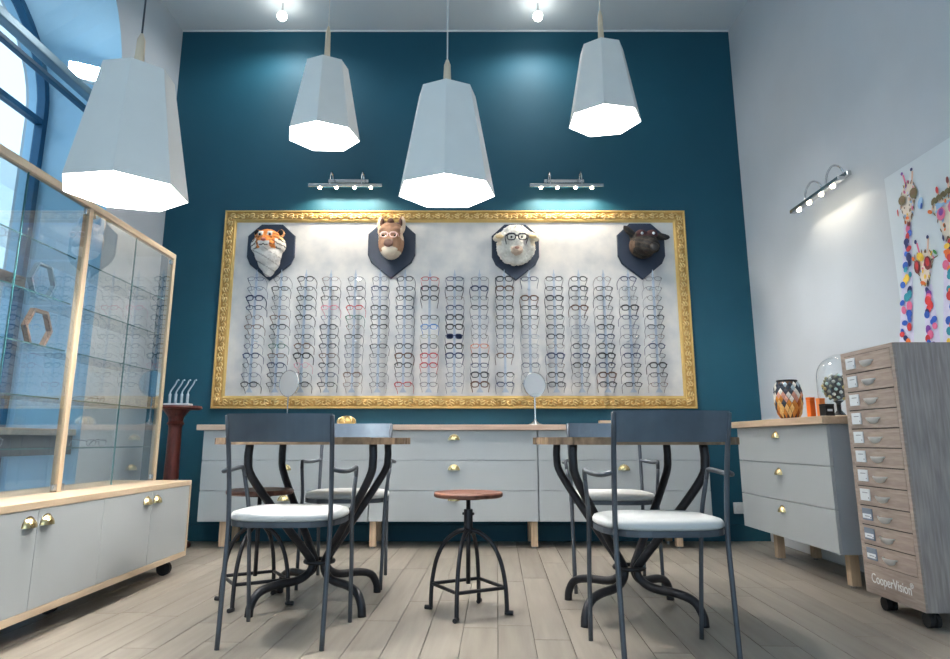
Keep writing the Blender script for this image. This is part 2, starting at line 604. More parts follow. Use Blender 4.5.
poly = [(OY - OR_ + 0.045, 3.0), (OY + OR_ - 0.045, 3.0)] + [(OY + (OR_ - 0.045) * math.cos(a), OZ + (OB - 0.045) * math.sin(a)) for a in [PI * k / 20 for k in range(21)]]
mesh('pane', prismbm(poly, wx0 + 0.026, wx0 + 0.034, axis='x'), M_GLASSW, win)

ws = struct(thing('trim_2', '', '', (XL - 0.24, IY, 0.66)), 'pale window shelf with dark blue fascia across the arched opening', 'window shelf')
mesh('shelf_board', boxbm(-0.2, 0.22, -0.985, 0.985, 0.12, 0.16, bevel=0.004), mat('pale_grey_shelf', (176, 174, 170), 0.5), ws)
mesh('fascia', boxbm(0.18, 0.20, -0.985, 0.985, 0.0, 0.12), mat('dark_blue_fascia', (22, 44, 60), 0.5), ws)

# rails of the glazed screen across the embrasure
trl = thing('glazing_rail', 'pale blue metal double rail with glass strip across the arched window', 'rail', (XL - 0.05, IY, 2.93))
mesh('upper_rail', boxbm(-0.03, 0.04, -0.985, 0.985, 0.10, 0.155, bevel=0.006), M_RAIL, trl)
mesh('lower_rail', boxbm(-0.02, 0.02, -0.985, 0.985, 0.0, 0.03, bevel=0.004), M_FRAME, trl)
mesh('glass_strip', boxbm(-0.004, 0.004, -0.98, 0.98, 0.03, 0.10), M_GLASSW, trl)

fd = thing('floodlight', 'small square white floodlight in the head of the arched window', 'lamp', (-2.70, 4.33, 3.26))
fd.rotation_euler = (0, 0, math.radians(28))
mesh('housing', boxbm(-0.10, 0.10, -0.03, 0.03, -0.06, 0.06, bevel=0.006), M_WHITE, fd)
mesh('diffuser', boxbm(-0.092, 0.092, -0.034, -0.0305, -0.052, 0.052), M_BULB, fd)
mesh('bracket', boxbm(-0.012, 0.012, 0.03, 0.115, -0.01, 0.01), M_FRAME, fd)
al = bpy.data.lights.new('flood_beam', 'AREA')
al.shape = 'RECTANGLE'; al.size = 0.18; al.size_y = 0.1; al.energy = 14; al.color = (0.82, 0.93, 1.0)
ao = bpy.data.objects.new('flood_beam', al); COL.objects.link(ao); ao.parent = fd
ao.location = (0, -0.037, 0); ao.rotation_euler = (PI / 2, 0, 0)

# wall socket by the corner
so = thing('wall_socket', 'white wall socket low on the teal wall beside the side cabinet', 'socket', (2.06, YB - 0.016, 0.20))
so.location = (2.06, YB, 0.20)
mesh('plate', boxbm(-0.042, 0.042, -0.012, 0, 0, 0.084, bevel=0.004), M_WHITE, so)
mesh('insert', lathebm([(0.0, 0.004), (0.022, 0.004), (0.026, 0.0)], 16), M_WHITE, so, loc=(0, -0.012, 0.042)).rotation_euler = (PI / 2, 0, 0)

# ------------------------------------------------------------------ cup handle (brass)
def cup_mesh(w=0.075, h=0.036, d=0.026):
    """Half-dome cup pull, open below. Local: back on y=0 plane, bulging to -y, top at z=h."""
    bm = bmesh.new()
    n, m = 14, 6
    g = []
    for j in range(m + 1):
        b = PI / 2 * j / m
        row = []
        for i in range(n + 1):
            a = PI * i / n
            row.append(bm.verts.new((math.cos(a) * w / 2 * math.cos(b * 0.98) , -d * math.sin(b), math.sin(a) * h * math.cos(b * 0.98))))
        g.append(row)
    for j in range(m):
        for i in range(n):
            bm.faces.new((g[j][i], g[j][i + 1], g[j + 1][i + 1], g[j + 1][i]))
    # flange
    fl_ = [bm.verts.new((math.cos(PI * i / n) * (w / 2 + 0.006), -0.001, math.sin(PI * i / n) * (h + 0.006))) for i in range(n + 1)]
    for i in range(n):
        bm.faces.new((fl_[i], fl_[i + 1], g[0][i + 1], g[0][i]))
    return bm
cup_src = None
def cup(parent, loc, rotz=0.0, s=1.0):
    global cup_src
    if cup_src is None:
        cup_src = mesh('cup_handle', cup_mesh(), M_BRASS, parent, smooth=True)
        o = cup_src
    else:
        o = inst('cup_handle', cup_src, parent)
    o.location = loc
    o.rotation_euler = (0, 0, rotz)
    o.scale = (s, s, s)
    return o

# ------------------------------------------------------------------ drawer cabinets along the back wall
def drawer_cabinet(name, label, loc, rotz, w, depth, z0, z1, legs, group=None, hs=1.0, lf=0.05):
    """Local: front on y=0 facing -y, body to +y, x centred."""
    t = thing(name, label, 'cabinet', loc, rotz, group)
    mesh('body', boxbm(-w / 2, w / 2, 0.018, depth, z0, z1), M_GREYD, t)
    hgt = (z1 - z0) / 3
    for k in range(3):
        a, b = z1 - (k + 1) * hgt + 0.002, z1 - k * hgt - 0.002
        d = mesh('drawer', boxbm(-w / 2 + 0.0015, w / 2 - 0.0015, 0, 0.0175, 0, b - a, bevel=0.0012), M_GREY, t, loc=(0, 0, a))
        cup(d, (0, 0.0, b - a - 0.068), 0, hs)
    for lx in legs:
        for ly in (lf, depth - 0.06):
            lg = mesh('leg', boxbm(-0.024, 0.024, -0.02, 0.03, 0.012, z0, bevel=0.003), M_LEGOAK, t, loc=(lx, ly, 0))
            mesh('glide', lathebm([(0.0, 0.0), (0.014, 0.0), (0.014, 0.012), (0.0, 0.012)], 12), M_CHROME, lg)
    return t
CY = 5.04
CZ0, CZ1 = 0.184, 0.822
GRP = 'grey drawer cabinets along the teal wall'
drawer_cabinet('drawer_cabinet', 'grey three-drawer wall cabinet behind the left table and chairs', (-1.335, CY, 0), 0, 1.21, 0.38, CZ0, CZ1, (-0.43,), GRP)
drawer_cabinet('drawer_cabinet', 'grey three-drawer wall cabinet in the middle, behind the lone stool', (-0.12, CY, 0), 0, 1.21, 0.38, CZ0, CZ1, (-0.575, 0.575), GRP)
drawer_cabinet('drawer_cabinet', 'grey three-drawer wall cabinet behind the right table and chairs', (1.105, CY, 0), 0, 1.23, 0.38, CZ0, CZ1, (0.38,), GRP)
tag(mesh('worktop', boxbm(-1.985, 1.77, CY - 0.03, YB - 0.003, CZ1, CZ1 + 0.04, bevel=0.003), M_WORKTOP), 'long light oak worktop on the cabinets under the framed display', 'worktop')
ZT = CZ1 + 0.04

# side cabinet on the right wall (front faces -x)
RZ = 0.875
drawer_cabinet('drawer_cabinet', 'grey three-drawer cabinet standing against the right wall', (1.865, 4.235, 0), -PI / 2, 1.22, 0.41, 0.182, RZ - 0.042, (-0.376, 0.485), lf=0.12)
tag(mesh('worktop', boxbm(1.835, XR - 0.004, 3.605, 4.87, RZ - 0.042, RZ, bevel=0.003), M_WORKTOPY), 'short oak worktop with glass jar, orange boxes and glass dome', 'worktop')

# ------------------------------------------------------------------ glass display cabinet on the left
dc = thing('display_cabinet', 'long oak-framed glass display cabinet on grey door base with wheels', 'cabinet', (-1.665, 2.24, 0))
# local: x from 0 (front) to -0.5 (back); y from 0 to 1.96
DL = 1.96
Z0, Z1 = 0.09, 0.517
mesh('bottom_board', boxbm(-0.5, 0.0, 0, DL, Z0, Z0 + 0.028, bevel=0.002), M_OAKY, dc)
mesh('top_board', boxbm(-0.5, 0.0, 0, DL, Z1 - 0.028, Z1, bevel=0.002), M_OAKY, dc)
mesh('end_panel', boxbm(-0.5, 0.0, DL - 0.02, DL, Z0 + 0.028, Z1 - 0.028), M_OAKZ, dc)
mesh('end_panel', boxbm(-0.5, 0.0, 0, 0.02, Z0 + 0.028, Z1 - 0.028), M_OAKZ, dc)
mesh('body', boxbm(-0.495, -0.022, 0.02, DL - 0.02, Z0 + 0.028, Z1 - 0.028), M_GREYD, dc)
dy = (DL - 0.04) / 4
for k in range(4):
    y0 = 0.02 + k * dy
    d = mesh('door', boxbm(-0.02, -0.002, 0.0015, dy - 0.0015, 0, Z1 - Z0 - 0.060, bevel=0.001), M_GREY, dc, loc=(0, y0, Z0 + 0.030))
    yy = dy - 0.055 if k % 2 == 0 else 0.055
    cup(d, (-0.002, yy, Z1 - Z0 - 0.060 - 0.062), PI / 2, 1.0)
for y in (0.12, 0.98, DL - 0.11):
    for x in (-0.075 if y > 1.5 else -0.2, -0.43):
        c = mesh('caster', boxbm(-0.025, 0.025, -0.025, 0.025, 0.084, 0.09), M_CHROME, dc, loc=(x, y, 0))
        bm = tubebm([(0, -0.016, 0.038), (0, 0.016, 0.038)], 0.038, 18)
        mesh('wheel', bm, M_RUBBER, c, smooth=False)
        mesh('fork', prismbm([(-0.012, 0.084), (0.012, 0.084), (0.008, 0.034), (-0.008, 0.034)], 0.018, 0.022, axis='y'), M_BLACK, c)
# glass upper part: front plane x=-0.215, back x=-0.485
GX, GB = -0.215, -0.485
GZ = 1.91
PT = 0.034
for y in (PT / 2 + 0.001, DL / 2, DL - PT / 2 - 0.001):
    mesh('post', boxbm(GX - PT, GX, y - PT / 2, y + PT / 2, Z1, GZ - PT, bevel=0.002), M_OAKZ, dc)
mesh('top_rail', boxbm(GX - PT, GX, 0, DL, GZ - PT, GZ, bevel=0.002), M_OAKY, dc)
mesh('glass_roof', boxbm(GB + 0.004, GX - PT, 0.01, DL - 0.006, GZ - 0.012, GZ - 0.006), M_GLASS, dc)
mesh('glass_end', boxbm(GB + 0.011, GX - PT, DL - 0.012, DL - 0.006, Z1, GZ - 0.013), M_GLASS, dc)
bays = ((PT + 0.002, DL / 2 - PT / 2), (DL / 2 + PT / 2, DL - PT - 0.002))
SHELF_Z = (0.715, 0.94, 1.165, 1.39, 1.615)
for b0, b1 in bays:
    mid = (b0 + b1) / 2
    for k, (y0, y1) in enumerate(((b0, mid - 0.001), (mid + 0.001, b1))):
        gd = mesh('glass_door', boxbm(GX - 0.014, GX - 0.008, y0, y1, Z1 + 0.004, GZ - PT - 0.004), M_GLASSD, dc)
        ye = y1 if k == 0 else y0
        mesh('glass_edge', boxbm(GX - 0.0145, GX - 0.0075, ye - 0.0015, ye + 0.0005, Z1 + 0.004, GZ - PT - 0.004), M_GLASSE, gd)
        yh = y0 + 0.012 if k == 0 else y1 - 0.012
        for zz in (Z1 + 0.02, GZ - PT - 0.03):
            mesh('hinge', boxbm(GX - 0.018, GX - 0.002, yh - 0.014, yh + 0.014, zz - 0.012, zz + 0.016, bevel=0.002), M_CHROME, gd)
    for z in SHELF_Z:
        sh = mesh('glass_shelf', boxbm(GB + 0.022, GX - 0.04, b0 + 0.003, b1 - 0.003, z - 0.006, z), M_GLASS, dc)
        mesh('glass_edge', boxbm(GX - 0.04, GX - 0.0385, b0 + 0.003, b1 - 0.003, z - 0.006, z), M_GLASSE, sh)
    mesh('glass_back', boxbm(GB + 0.004, GB + 0.01, b0, b1, Z1, GZ - 0.013), M_GLASS, dc)

# ------------------------------------------------------------------ spectacles
def spec_bm(style):
    """Front centred at origin, facing -y; temples run to +y. Returns (frame, temple_l, temple_r, lens_l, lens_r)."""
    S = {
        'round':   dict(w=0.046, h=0.042, e=2.0, r=0.0011, top=0),
        'rect':    dict(w=0.053, h=0.034, e=3.6, r=0.0017, top=0.3),
        'way':     dict(w=0.052, h=0.040, e=2.9, r=0.0019, top=0.8),
        'cat':     dict(w=0.053, h=0.036, e=2.5, r=0.0016, top=1.0),
        'wire':    dict(w=0.051, h=0.035, e=2.7, r=0.0011, top=0.0),
        'chunky':  dict(w=0.054, h=0.043, e=3.0, r=0.0026, top=0.6),
    }[style]
    w, h, e, r = S['w'], S['h'], S['e'], S['r'] * 1.55
    gap = 0.018
    cx = gap / 2 + w / 2
    N = 16
    def outline(sg):
        o = []
        for k in range(N):
            a = 2 * PI * k / N
            c, s = math.cos(a), math.sin(a)
            x = math.copysign(abs(c) ** (2 / e), c) * w / 2
            z = math.copysign(abs(s) ** (2 / e), s) * h / 2
            if style == 'cat' and z > 0 and x > 0:
                z += x * 0.22
            if z < 0:
                x *= 1 - 0.10 * abs(z) / (h / 2)
            o.append(Vector((sg * (cx + x), 0.006 * ((cx + x) / 0.06) ** 2, z)))
        return o
    fr = bmesh.new()
    for sg in (-1, 1):
        o = outline(sg)
        rr = [r * (1 + S['top'] * (0.8 if p.z > h * 0.3 else 0)) for p in o]
        tube(fr, o, rr, 4, closed=True)
    tube(fr, smooth_path([(-gap / 2 - 0.001, 0, 0.004), (0, -0.002, 0.009), (gap / 2 + 0.001, 0, 0.004)], 3), r * 1.2, 4)
    xe = cx + w / 2
    for sg in (-1, 1):
        tube(fr, [(sg * (xe - 0.002), 0.005, h * 0.26), (sg * (xe + 0.008), 0.011, h * 0.26)], r * 1.5, 4)
    tl = []
    for sg in (-1, 1):
        b = bmesh.new()
        xx = xe + 0.008
        P = smooth_path([(sg * xx, 0.011, h * 0.26), (sg * (xx + 0.003), 0.06, h * 0.24), (sg * xx, 0.100, h * 0.16), (sg * (xx - 0.006), 0.122, h * 0.26 - 0.022), (sg * (xx - 0.008), 0.132, h * 0.26 - 0.040)], 2)
        tube(b, P, max(r * 0.95, 0.0014), 3)
        tl.append(b)
    ll = []
    for sg in (-1, 1):
        b = bmesh.new()
        o = outline(sg)
        b.faces.new([b.verts.new(p) for p in o])
        ll.append(b)
    return fr, tl[0], tl[1], ll[0], ll[1]

SPEC_MESH = {}
FRAME_COL = {
    'black': (22, 24, 28), 'charcoal': (44, 48, 56), 'navy': (34, 46, 84), 'brown': (96, 66, 50), 'red': (176, 40, 52),
    'pink': (214, 130, 150), 'pale pink': (242, 206, 202), 'blue': (52, 112, 178), 'silver': (112, 118, 128), 'clear grey': (150, 158, 168), 'olive': (110, 112, 70),
    'green': (40, 96, 76), 'orange': (206, 120, 84),
}
FMAT = {}
for n_, c_ in FRAME_COL.items():
    FMAT[n_] = mat('acetate_' + n_.replace(' ', '_'), c_, 0.3, 0.3 if n_ == 'silver' else 0.0, vary=0.08, scale=60)
M_SUNL = mat('dark_sun_lens', (20, 26, 48), 0.12, vary=0.02)
def spectacles(style, colour, label, loc, tilt=0.0, yaw=0.0, group=None, roll=0.0, sun=False, name='eyeglasses', cat='glasses'):
    if style not in SPEC_MESH:
        SPEC_MESH[style] = spec_bm_to_meshes(style)
    meshes = SPEC_MESH[style]
    t = thing(name, label, cat, loc, 0, group)
    t.rotation_euler = (tilt, roll, yaw)
    fm = FMAT[colour]
    for nm, key in (('front_frame', 0), ('temple', 1), ('temple', 2), ('lens', 3), ('lens', 4)):
        o = bpy.data.objects.new(nm, meshes[key])
        COL.objects.link(o)
        o.parent = t
        o.material_slots[0].link = 'OBJECT'
        o.material_slots[0].material = fm if key < 3 else (M_SUNL if sun else M_LENS)
    return t
def spec_bm_to_meshes(style):
    out = []
    for b in spec_bm(style):
        me = bpy.data.meshes.new('eyeglasses_piece')
        bmesh.ops.recalc_face_normals(b, faces=b.faces[:])
        b.to_mesh(me); b.free()
        me.materials.append(M_LENS)
        out.append(me)
    return out

# ------------------------------------------------------------------ gold framed display
FX0, FX1, FZ0, FZ1 = -2.045, 1.786, 0.995, 2.629
FW = 0.10
pn = thing('framed_board', 'large gold-framed pale board with columns of glasses on the teal wall', 'display board', ((FX0 + FX1) / 2, YB - 0.0015, FZ0))
gf = pn
def rail_bm(L):
    """Moulded rail, mitred; local x along, z from outer (0) to inner (FW), y toward -y is proud."""
    prof = [(0.0, 0.0), (0.0, -0.034), (0.004, -0.040), (0.012, -0.040), (0.016, -0.034), (0.022, -0.030), (0.05, -0.036), (0.076, -0.028), (0.080, -0.030), (0.086, -0.030), (0.092, -0.020), (FW, -0.018), (FW, 0.0)]
    bm = bmesh.new()
    ends = []
    for sg in (-1, 1):
        ends.append([bm.verts.new((sg * (L / 2 - z), y, z)) for z, y in prof])
    n = len(prof)
    for i in range(n - 1):
        f = bm.faces.new((ends[0][i], ends[0][i + 1], ends[1][i + 1], ends[1][i]))
        f.material_index = 1 if 4 <= i <= 6 else 0
    return bm
W_, H_ = FX1 - FX0, FZ1 - FZ0
def leaf_bm():
    """Curled acanthus scroll about 0.1 long."""
    bm = bmesh.new()
    pts, rad = [], []
    for k in range(13):
        a = -0.6 + k * 0.46
        q = 0.026 * (1 - k / 15)
        pts.append(Vector((math.cos(a) * q - 0.014, -0.001, math.sin(a) * q)))
        rad.append(0.0035 + 0.0035 * math.sin(PI * k / 12))
    tube(bm, pts, rad, 5)
    for (x0, z0, x1, z1, x2, z2, r0) in ((0.008, -0.016, 0.026, -0.014, 0.044, 0.004, 0.006), (0.006, 0.0, 0.024, 0.008, 0.040, 0.020, 0.006), (0.002, 0.012, 0.014, 0.022, 0.022, 0.025, 0.005)):
        P = smooth_path([(x0, -0.001, z0), (x1, -0.005, z1), (x2, 0.002, z2)], 3)
        tube(bm, P, [r0 * (0.6 + 0.6 * math.sin(PI * (i + 0.6) / 7)) for i in range(len(P))], 5)
    return bm
leaf_src = None
for L, loc, ry in ((W_, (0, 0, 0), 0), (W_, (0, 0, H_), PI), (H_, (-W_ / 2, 0, H_ / 2), PI / 2), (H_, (W_ / 2, 0, H_ / 2), -PI / 2)):
    r = mesh('rail', rail_bm(L), [M_GOLDP, M_GOLDD], gf, loc=loc)
    r.rotation_euler = (0, ry, 0)
    n = int((L - 0.05) / 0.082)
    for k in range(n):
        x = (k - (n - 1) / 2) * (L - 0.10) / n
        if leaf_src is None:
            o = leaf_src = mesh('scroll_leaf', leaf_bm(), M_GOLD, r, smooth=True)
        else:
            o = inst('scroll_leaf', leaf_src, r)
        o.location = (x, -0.034, 0.049)
        o.rotation_euler = (0, 0.12 * (1 if k % 2 else -1), 0)
        o.scale = (1, 1.1, 1 if k % 2 else -1)

mesh('panel', boxbm(-W_ / 2 + FW - 0.008, W_ / 2 - FW + 0.008, -0.014, 0, FW - 0.01, H_ - FW + 0.01), M_PANEL, pn)
GY = YB - 0.165          # plane of the spectacle fronts
kx = GY / 667.0          # metres per picture pixel was measured on this plane
COLX = [(-1.739, 0)] 
COLX = [(252.3 + i * 25.26 - 470.5) * GY / 672.0 for i in range(17)]
ROWZ = []
for j in range(12):
    yy = 278.7 + j * 9.6 - 299
    ROWZ.append(0.745 + GY / (665.6 + 0.2045 * yy) * (139.06 - 0.979 * yy))
rod_src = None
for i, x in enumerate(COLX):
    if rod_src is None:
        b = bmesh.new()
        zt = ROWZ[0] - pn.location.z + 0.045
        box(b, -0.009, 0.009, -0.147, -0.139, 0.16, zt)
        tube(b, [(0, -0.143, zt), (0.0, -0.143, zt + 0.035)], [0.006, 0.002], 6)
        for zz in (0.20, zt * 0.5, zt - 0.1):
            tube(b, [(0, -0.139, zz), (0, -0.014, zz)], 0.004, 6)
        for z in ROWZ:
            zz = z - pn.location.z
            box(b, -0.004, 0.004, -0.168, -0.147, zz - 0.010, zz - 0.003)
        prism(b, [(-0.028, 0.118), (0.028, 0.118), (0.0, 0.162)], -0.140, -0.146, axis='y')
        o = rod_src = mesh('display_rod', b, M_ROD, pn)
    else:
        o = inst('display_rod', rod_src, pn)
    o.location = (x - pn.location.x, 0, 0)

ORD = ['first', 'second', 'third', 'fourth', 'fifth', 'sixth', 'seventh', 'eighth', 'ninth', 'tenth', 'eleventh', 'twelfth', 'thirteenth', 'fourteenth', 'fifteenth', 'sixteenth', 'last']
SP = {(3, 3): ('cat', 'pink'), (4, 3): ('cat', 'red'), (7, 0): ('rect', 'red'), (6, 11): ('cat', 'red'), (7, 8): ('way', 'red'), (7, 9): ('way', 'red'),
      (9, 7): ('rect', 'orange'), (7, 5): ('way', 'blue'), (8, 6): ('way', 'navy'), (2, 9): ('round', 'pink'), (4, 4): ('rect', 'green'), (4, 10): ('cat', 'brown'),
      (7, 6): ('wire', 'olive'), (1, 8): ('rect', 'brown'), (1, 7): ('rect', 'green'), (16, 9): ('chunky', 'black'), (8, 7): ('chunky', 'black'), (5, 6): ('round', 'black')}
MISSING = {(7, 3), (10, 9), (11, 1)}
rs = random.Random(11)
for i, x in enumerate(COLX):
    for j, z in enumerate(ROWZ):
        if (i, j) in MISSING:
            continue
        if (i, j) in SP:
            st, co = SP[(i, j)]
        else:
            st = rs.choice(['round', 'rect', 'rect', 'way', 'way', 'cat', 'wire', 'wire', 'chunky'])
            co = rs.choice(['black', 'black', 'black', 'black', 'black', 'charcoal', 'charcoal', 'navy', 'navy', 'brown', 'charcoal', 'charcoal'])
            if i == 11 and j > 5:
                co = rs.choice(['silver', 'clear grey', 'silver'])
        sun = (i, j) == (8, 6)
        kind = {'round': 'round', 'rect': 'rectangular', 'way': 'square', 'cat': 'cat-eye', 'wire': 'thin wire', 'chunky': 'thick-rimmed'}[st]
        col = ORD[i] if i < 16 else 'last'
        lab = f"{co} {kind} {'sunglasses' if sun else 'glasses'}, {ORD[j] if j < 11 else 'lowest'} from top, {col} column from left in gold frame"
        if j == 11:
            lab = f"{co} {kind} glasses, lowest pair of the {col} column from left in gold frame"
        if i == 16:
            lab = lab.replace('last column from left', 'rightmost column')
            lab = lab.replace('of the last column', 'of the rightmost column')
        spectacles(st, co, lab, (x, GY + 0.0, z), tilt=-math.radians(rs.uniform(10, 17)), yaw=math.radians(rs.uniform(-5, 5)), group='glasses on the framed display board', sun=sun, name='sunglasses' if sun else 'eyeglasses')

# ------------------------------------------------------------------ animal head trophies
def blob_head(name, balls, voxel, parent, matl, colour_fn, smooth_it=4, jag=0.0, jag_seed=0):
    """Fuse ellipsoids into one continuous mesh and colour it by position. balls: (centre, radius, scale[, rotation])."""
    bm = bmesh.new()
    for b in balls:
        c, r, s = b[0], b[1], b[2]
        ret = bmesh.ops.create_uvsphere(bm, u_segments=14, v_segments=10, radius=r)
        m = Matrix.Translation(Vector(c)) @ (b[3] if len(b) > 3 else Matrix.Identity(4)) @ Matrix.Diagonal((*s, 1))
        for v in ret['verts']:
            v.co = m @ v.co
    me = bpy.data.meshes.new(name)
    bm.to_mesh(me); bm.free()
    tmp = bpy.data.objects.new('tmp', me)
    COL.objects.link(tmp)
    rm = tmp.modifiers.new('r', 'REMESH'); rm.mode = 'VOXEL'; rm.voxel_size = voxel
    sm = tmp.modifiers.new('s', 'SMOOTH'); sm.iterations = smooth_it; sm.factor = 0.5
    dg = bpy.context.evaluated_depsgraph_get()
    res = bpy.data.meshes.new_from_object(tmp.evaluated_get(dg))
    bpy.data.objects.remove(tmp)
    rj = random.Random(jag_seed)
    if jag:
        for v in res.vertices:
            v.co += Vector(v.normal) * rj.uniform(-jag, jag)
    ca = res.color_attributes.new('coat', 'FLOAT_COLOR', 'POINT')
    for i, v in enumerate(res.vertices):
        ca.data[i].color = srgb(*colour_fn(v.co, v.normal))
    for p in res.polygons:
        p.use_smooth = True
    res.materials.clear()
    res.materials.append(matl)
    res.name = name
    o = bpy.data.objects.new(name, res)
    COL.objects.link(o)
    o.parent = parent
    return o

def plaque(parent):
    # octagonal shield with a pointed foot
    pts = [(-0.088, 0.235), (0.088, 0.235), (0.195, 0.135), (0.195, -0.045), (0.165, -0.11), (0.0, -0.245), (-0.165, -0.11), (-0.195, -0.045), (-0.195, 0.135)]
    bm = prismbm(pts, -0.022, 0.0, axis='y')
    bmesh.ops.bevel(bm, geom=[e for e in bm.edges if abs(e.verts[0].co.y + 0.022) < 1e-5 and abs(e.verts[1].co.y + 0.022) < 1e-5], offset=0.006, segments=1, affect='EDGES')
    return mesh('plaque', bm, M_NAVY, parent)

M_FUR = attr_mat('plush_fur', 0.9, 0.6)
M_EYE = mat('glossy_dark_eye', (14, 12, 12), 0.1)
M_EYEW = mat('pale_eye_patch', (238, 236, 228), 0.5)
M_NOSE = mat('dark_nose', (34, 28, 28), 0.4)
M_PNOSE = mat('pink_nose', (206, 120, 100), 0.5)
HY = YB - 0.03 - 0.014 + 0.03
def trophy(label, px, py):
    k = (YB - 0.04) / (665.6 + 0.2045 * (py - 299))
    x = (px - 470.5) * k
    z = 0.745 + k * (139.06 - 0.979 * (py - 299))
    t = thing('animal_trophy', label, 'trophy', (x, YB - 0.017, z), 0, 'animal heads on navy shields')
    plaque(t)
    return t
def mix(a, b, t):
    return tuple(a[i] * (1 - t) + b[i] * t for i in range(3))

# tiger
tg = trophy('plush tiger head with orange face and white ruff on navy shield', 270.6, 251.5)
def tiger_col(p, n):
    x, y, z = p
    if z < -0.01:
        return (232, 230, 226) if (math.sin(z * 95 + x * 55) > -0.93) else (168, 164, 160)
    ax = abs(x)
    f = -y
    if ax < 0.045 and z < 0.075 and f > 0.16:
        return (236, 146, 70) if z > 0.03 else (244, 238, 230)
    if ax > 0.075 and z < 0.07:
        return (240, 236, 230) if math.sin(z * 170 + ax * 60) > -0.6 else (60, 50, 46)
    if 0.018 < ax < 0.058 and 0.085 < z < 0.125:
        return (246, 242, 236)
    s = math.sin(z * 210 + math.cos(x * 40) * 2.5)
    if s > 0.72 and ax > 0.03:
        return (48, 36, 32)
    return (232, 140, 66) if ax < 0.1 else (228, 176, 124)
balls = [((0, -0.05, -0.09), 0.088, (1.05, 0.8, 1.1)), ((0, -0.08, -0.04), 0.10, (1.1, 1, 1)), ((0, -0.12, 0.06), 0.105, (1.05, 0.85, 0.95)), ((-0.085, -0.09, 0.03), 0.06, (1, 0.8, 1.2)), ((0.085, -0.09, 0.03), 0.06, (1, 0.8, 1.2)),
         ((-0.03, -0.20, 0.025), 0.036, (1, 1, 0.9)), ((0.03, -0.20, 0.025), 0.036, (1, 1, 0.9)), ((0, -0.185, 0.055), 0.036, (0.9, 1.2, 1.0)), ((0, -0.185, -0.005), 0.034, (1.1, 0.9, 0.8)), ((-0.04, -0.18, 0.10), 0.028, (1, 1, 1)), ((0.04, -0.18, 0.10), 0.028, (1, 1, 1)),
         ((-0.095, -0.08, 0.135), 0.034, (1, 0.5, 1.1)), ((0.095, -0.08, 0.135), 0.034, (1, 0.5, 1.1)), ((0, -0.04, -0.16), 0.05, (1, 0.8, 1.2))]
blob_head('head', balls, 0.0085, tg, M_FUR, tiger_col, 3, 0.0015, 1)
for s in (-1, 1):
    mesh('ear', spherebm((s * 0.097, -0.100, 0.138), 0.022, 10, 8, (1, 0.5, 1.1)), mat('black_ear', (26, 24, 26), 0.9), tg, smooth=True)
    mesh('eye', spherebm((s * 0.040, -0.205, 0.092), 0.010, 10, 8), M_EYE, tg, smooth=True)
mesh('nose', spherebm((0, -0.236, 0.043), 0.018, 10, 8, (1.2, 0.7, 0.8)), M_PNOSE, tg, smooth=True)
mesh('mouth', tubebm(smooth_path([(-0.034, -0.223, 0.004), (-0.014, -0.232, -0.003), (0, -0.235, 0.008), (0.014, -0.232, -0.003), (0.034, -0.223, 0.004)], 3), 0.004, 5), M_EYE, tg)

# brown long-faced animal with upright ears
dn = trophy('brown long-faced animal head with upright ears on navy shield', 391.5, 249.5)
def donkey_col(p, n):
    x, y, z = p
    if z < -0.035:
        return (236, 226, 208)
    if z < 0.03 and abs(x) < 0.035 and -y > 0.2:
        return (146, 124, 106)
    if abs(x) > 0.085 and z > 0.06:
        return (226, 206, 182)
    if 0.10 < z:
        return (140, 106, 84) if abs(x) < 0.1 else (196, 168, 138)
    return (164, 126, 100)
balls = [((0, -0.05, 0.05), 0.10, (1.0, 0.9, 1.35)), ((0, -0.12, 0.07), 0.085, (1.05, 1, 1)), ((0, -0.16, 0.0), 0.068, (1, 1, 1.2)), ((0, -0.19, -0.05), 0.05, (1.05, 1, 0.95)), ((0, -0.20, 0.005), 0.046, (1, 1, 0.9)), ((-0.05, -0.14, 0.115), 0.045, (1, 1, 0.9)), ((0.05, -0.14, 0.115), 0.045, (1, 1, 0.9)),
         ((-0.078, -0.06, 0.20), 0.036, (0.85, 0.6, 2.0)), ((0.078, -0.06, 0.20), 0.036, (0.85, 0.6, 2.0)), ((0, -0.10, 0.15), 0.07, (1.2, 0.8, 0.8))]
balls = [((b[0][0] * 1.1, b[0][1], b[0][2]), b[1] * 1.08, b[2]) for b in balls]
blob_head('head', balls, 0.0085, dn, M_FUR, donkey_col, 3, 0.0012, 2)
for s in (-1, 1):
    mesh('inner_ear', spherebm((s * 0.076, -0.079, 0.205), 0.021, 10, 8, (0.85, 0.4, 2.2)), mat('dark_brown_ear', (78, 50, 42), 0.9), dn, smooth=True)
    mesh('eye', spherebm((s * 0.050, -0.206, 0.062), 0.011, 10, 8), M_EYE, dn, smooth=True)
mesh('tuft', spherebm((0, -0.12, 0.205), 0.03, 10, 8, (1.0, 0.8, 1.1)), mat('dark_tuft', (84, 56, 44), 0.95), dn, smooth=True)
mesh('nose', spherebm((0, -0.245, -0.010), 0.034, 12, 8, (1.15, 0.6, 0.95)), mat('brown_nose', (104, 74, 64), 0.5), dn, smooth=True)
gp = dn.location + Vector((0, -0.242, 0.062))
spectacles('chunky', 'pale pink', 'pale pink glasses worn by the brown animal head', gp, -0.12, 0, None)

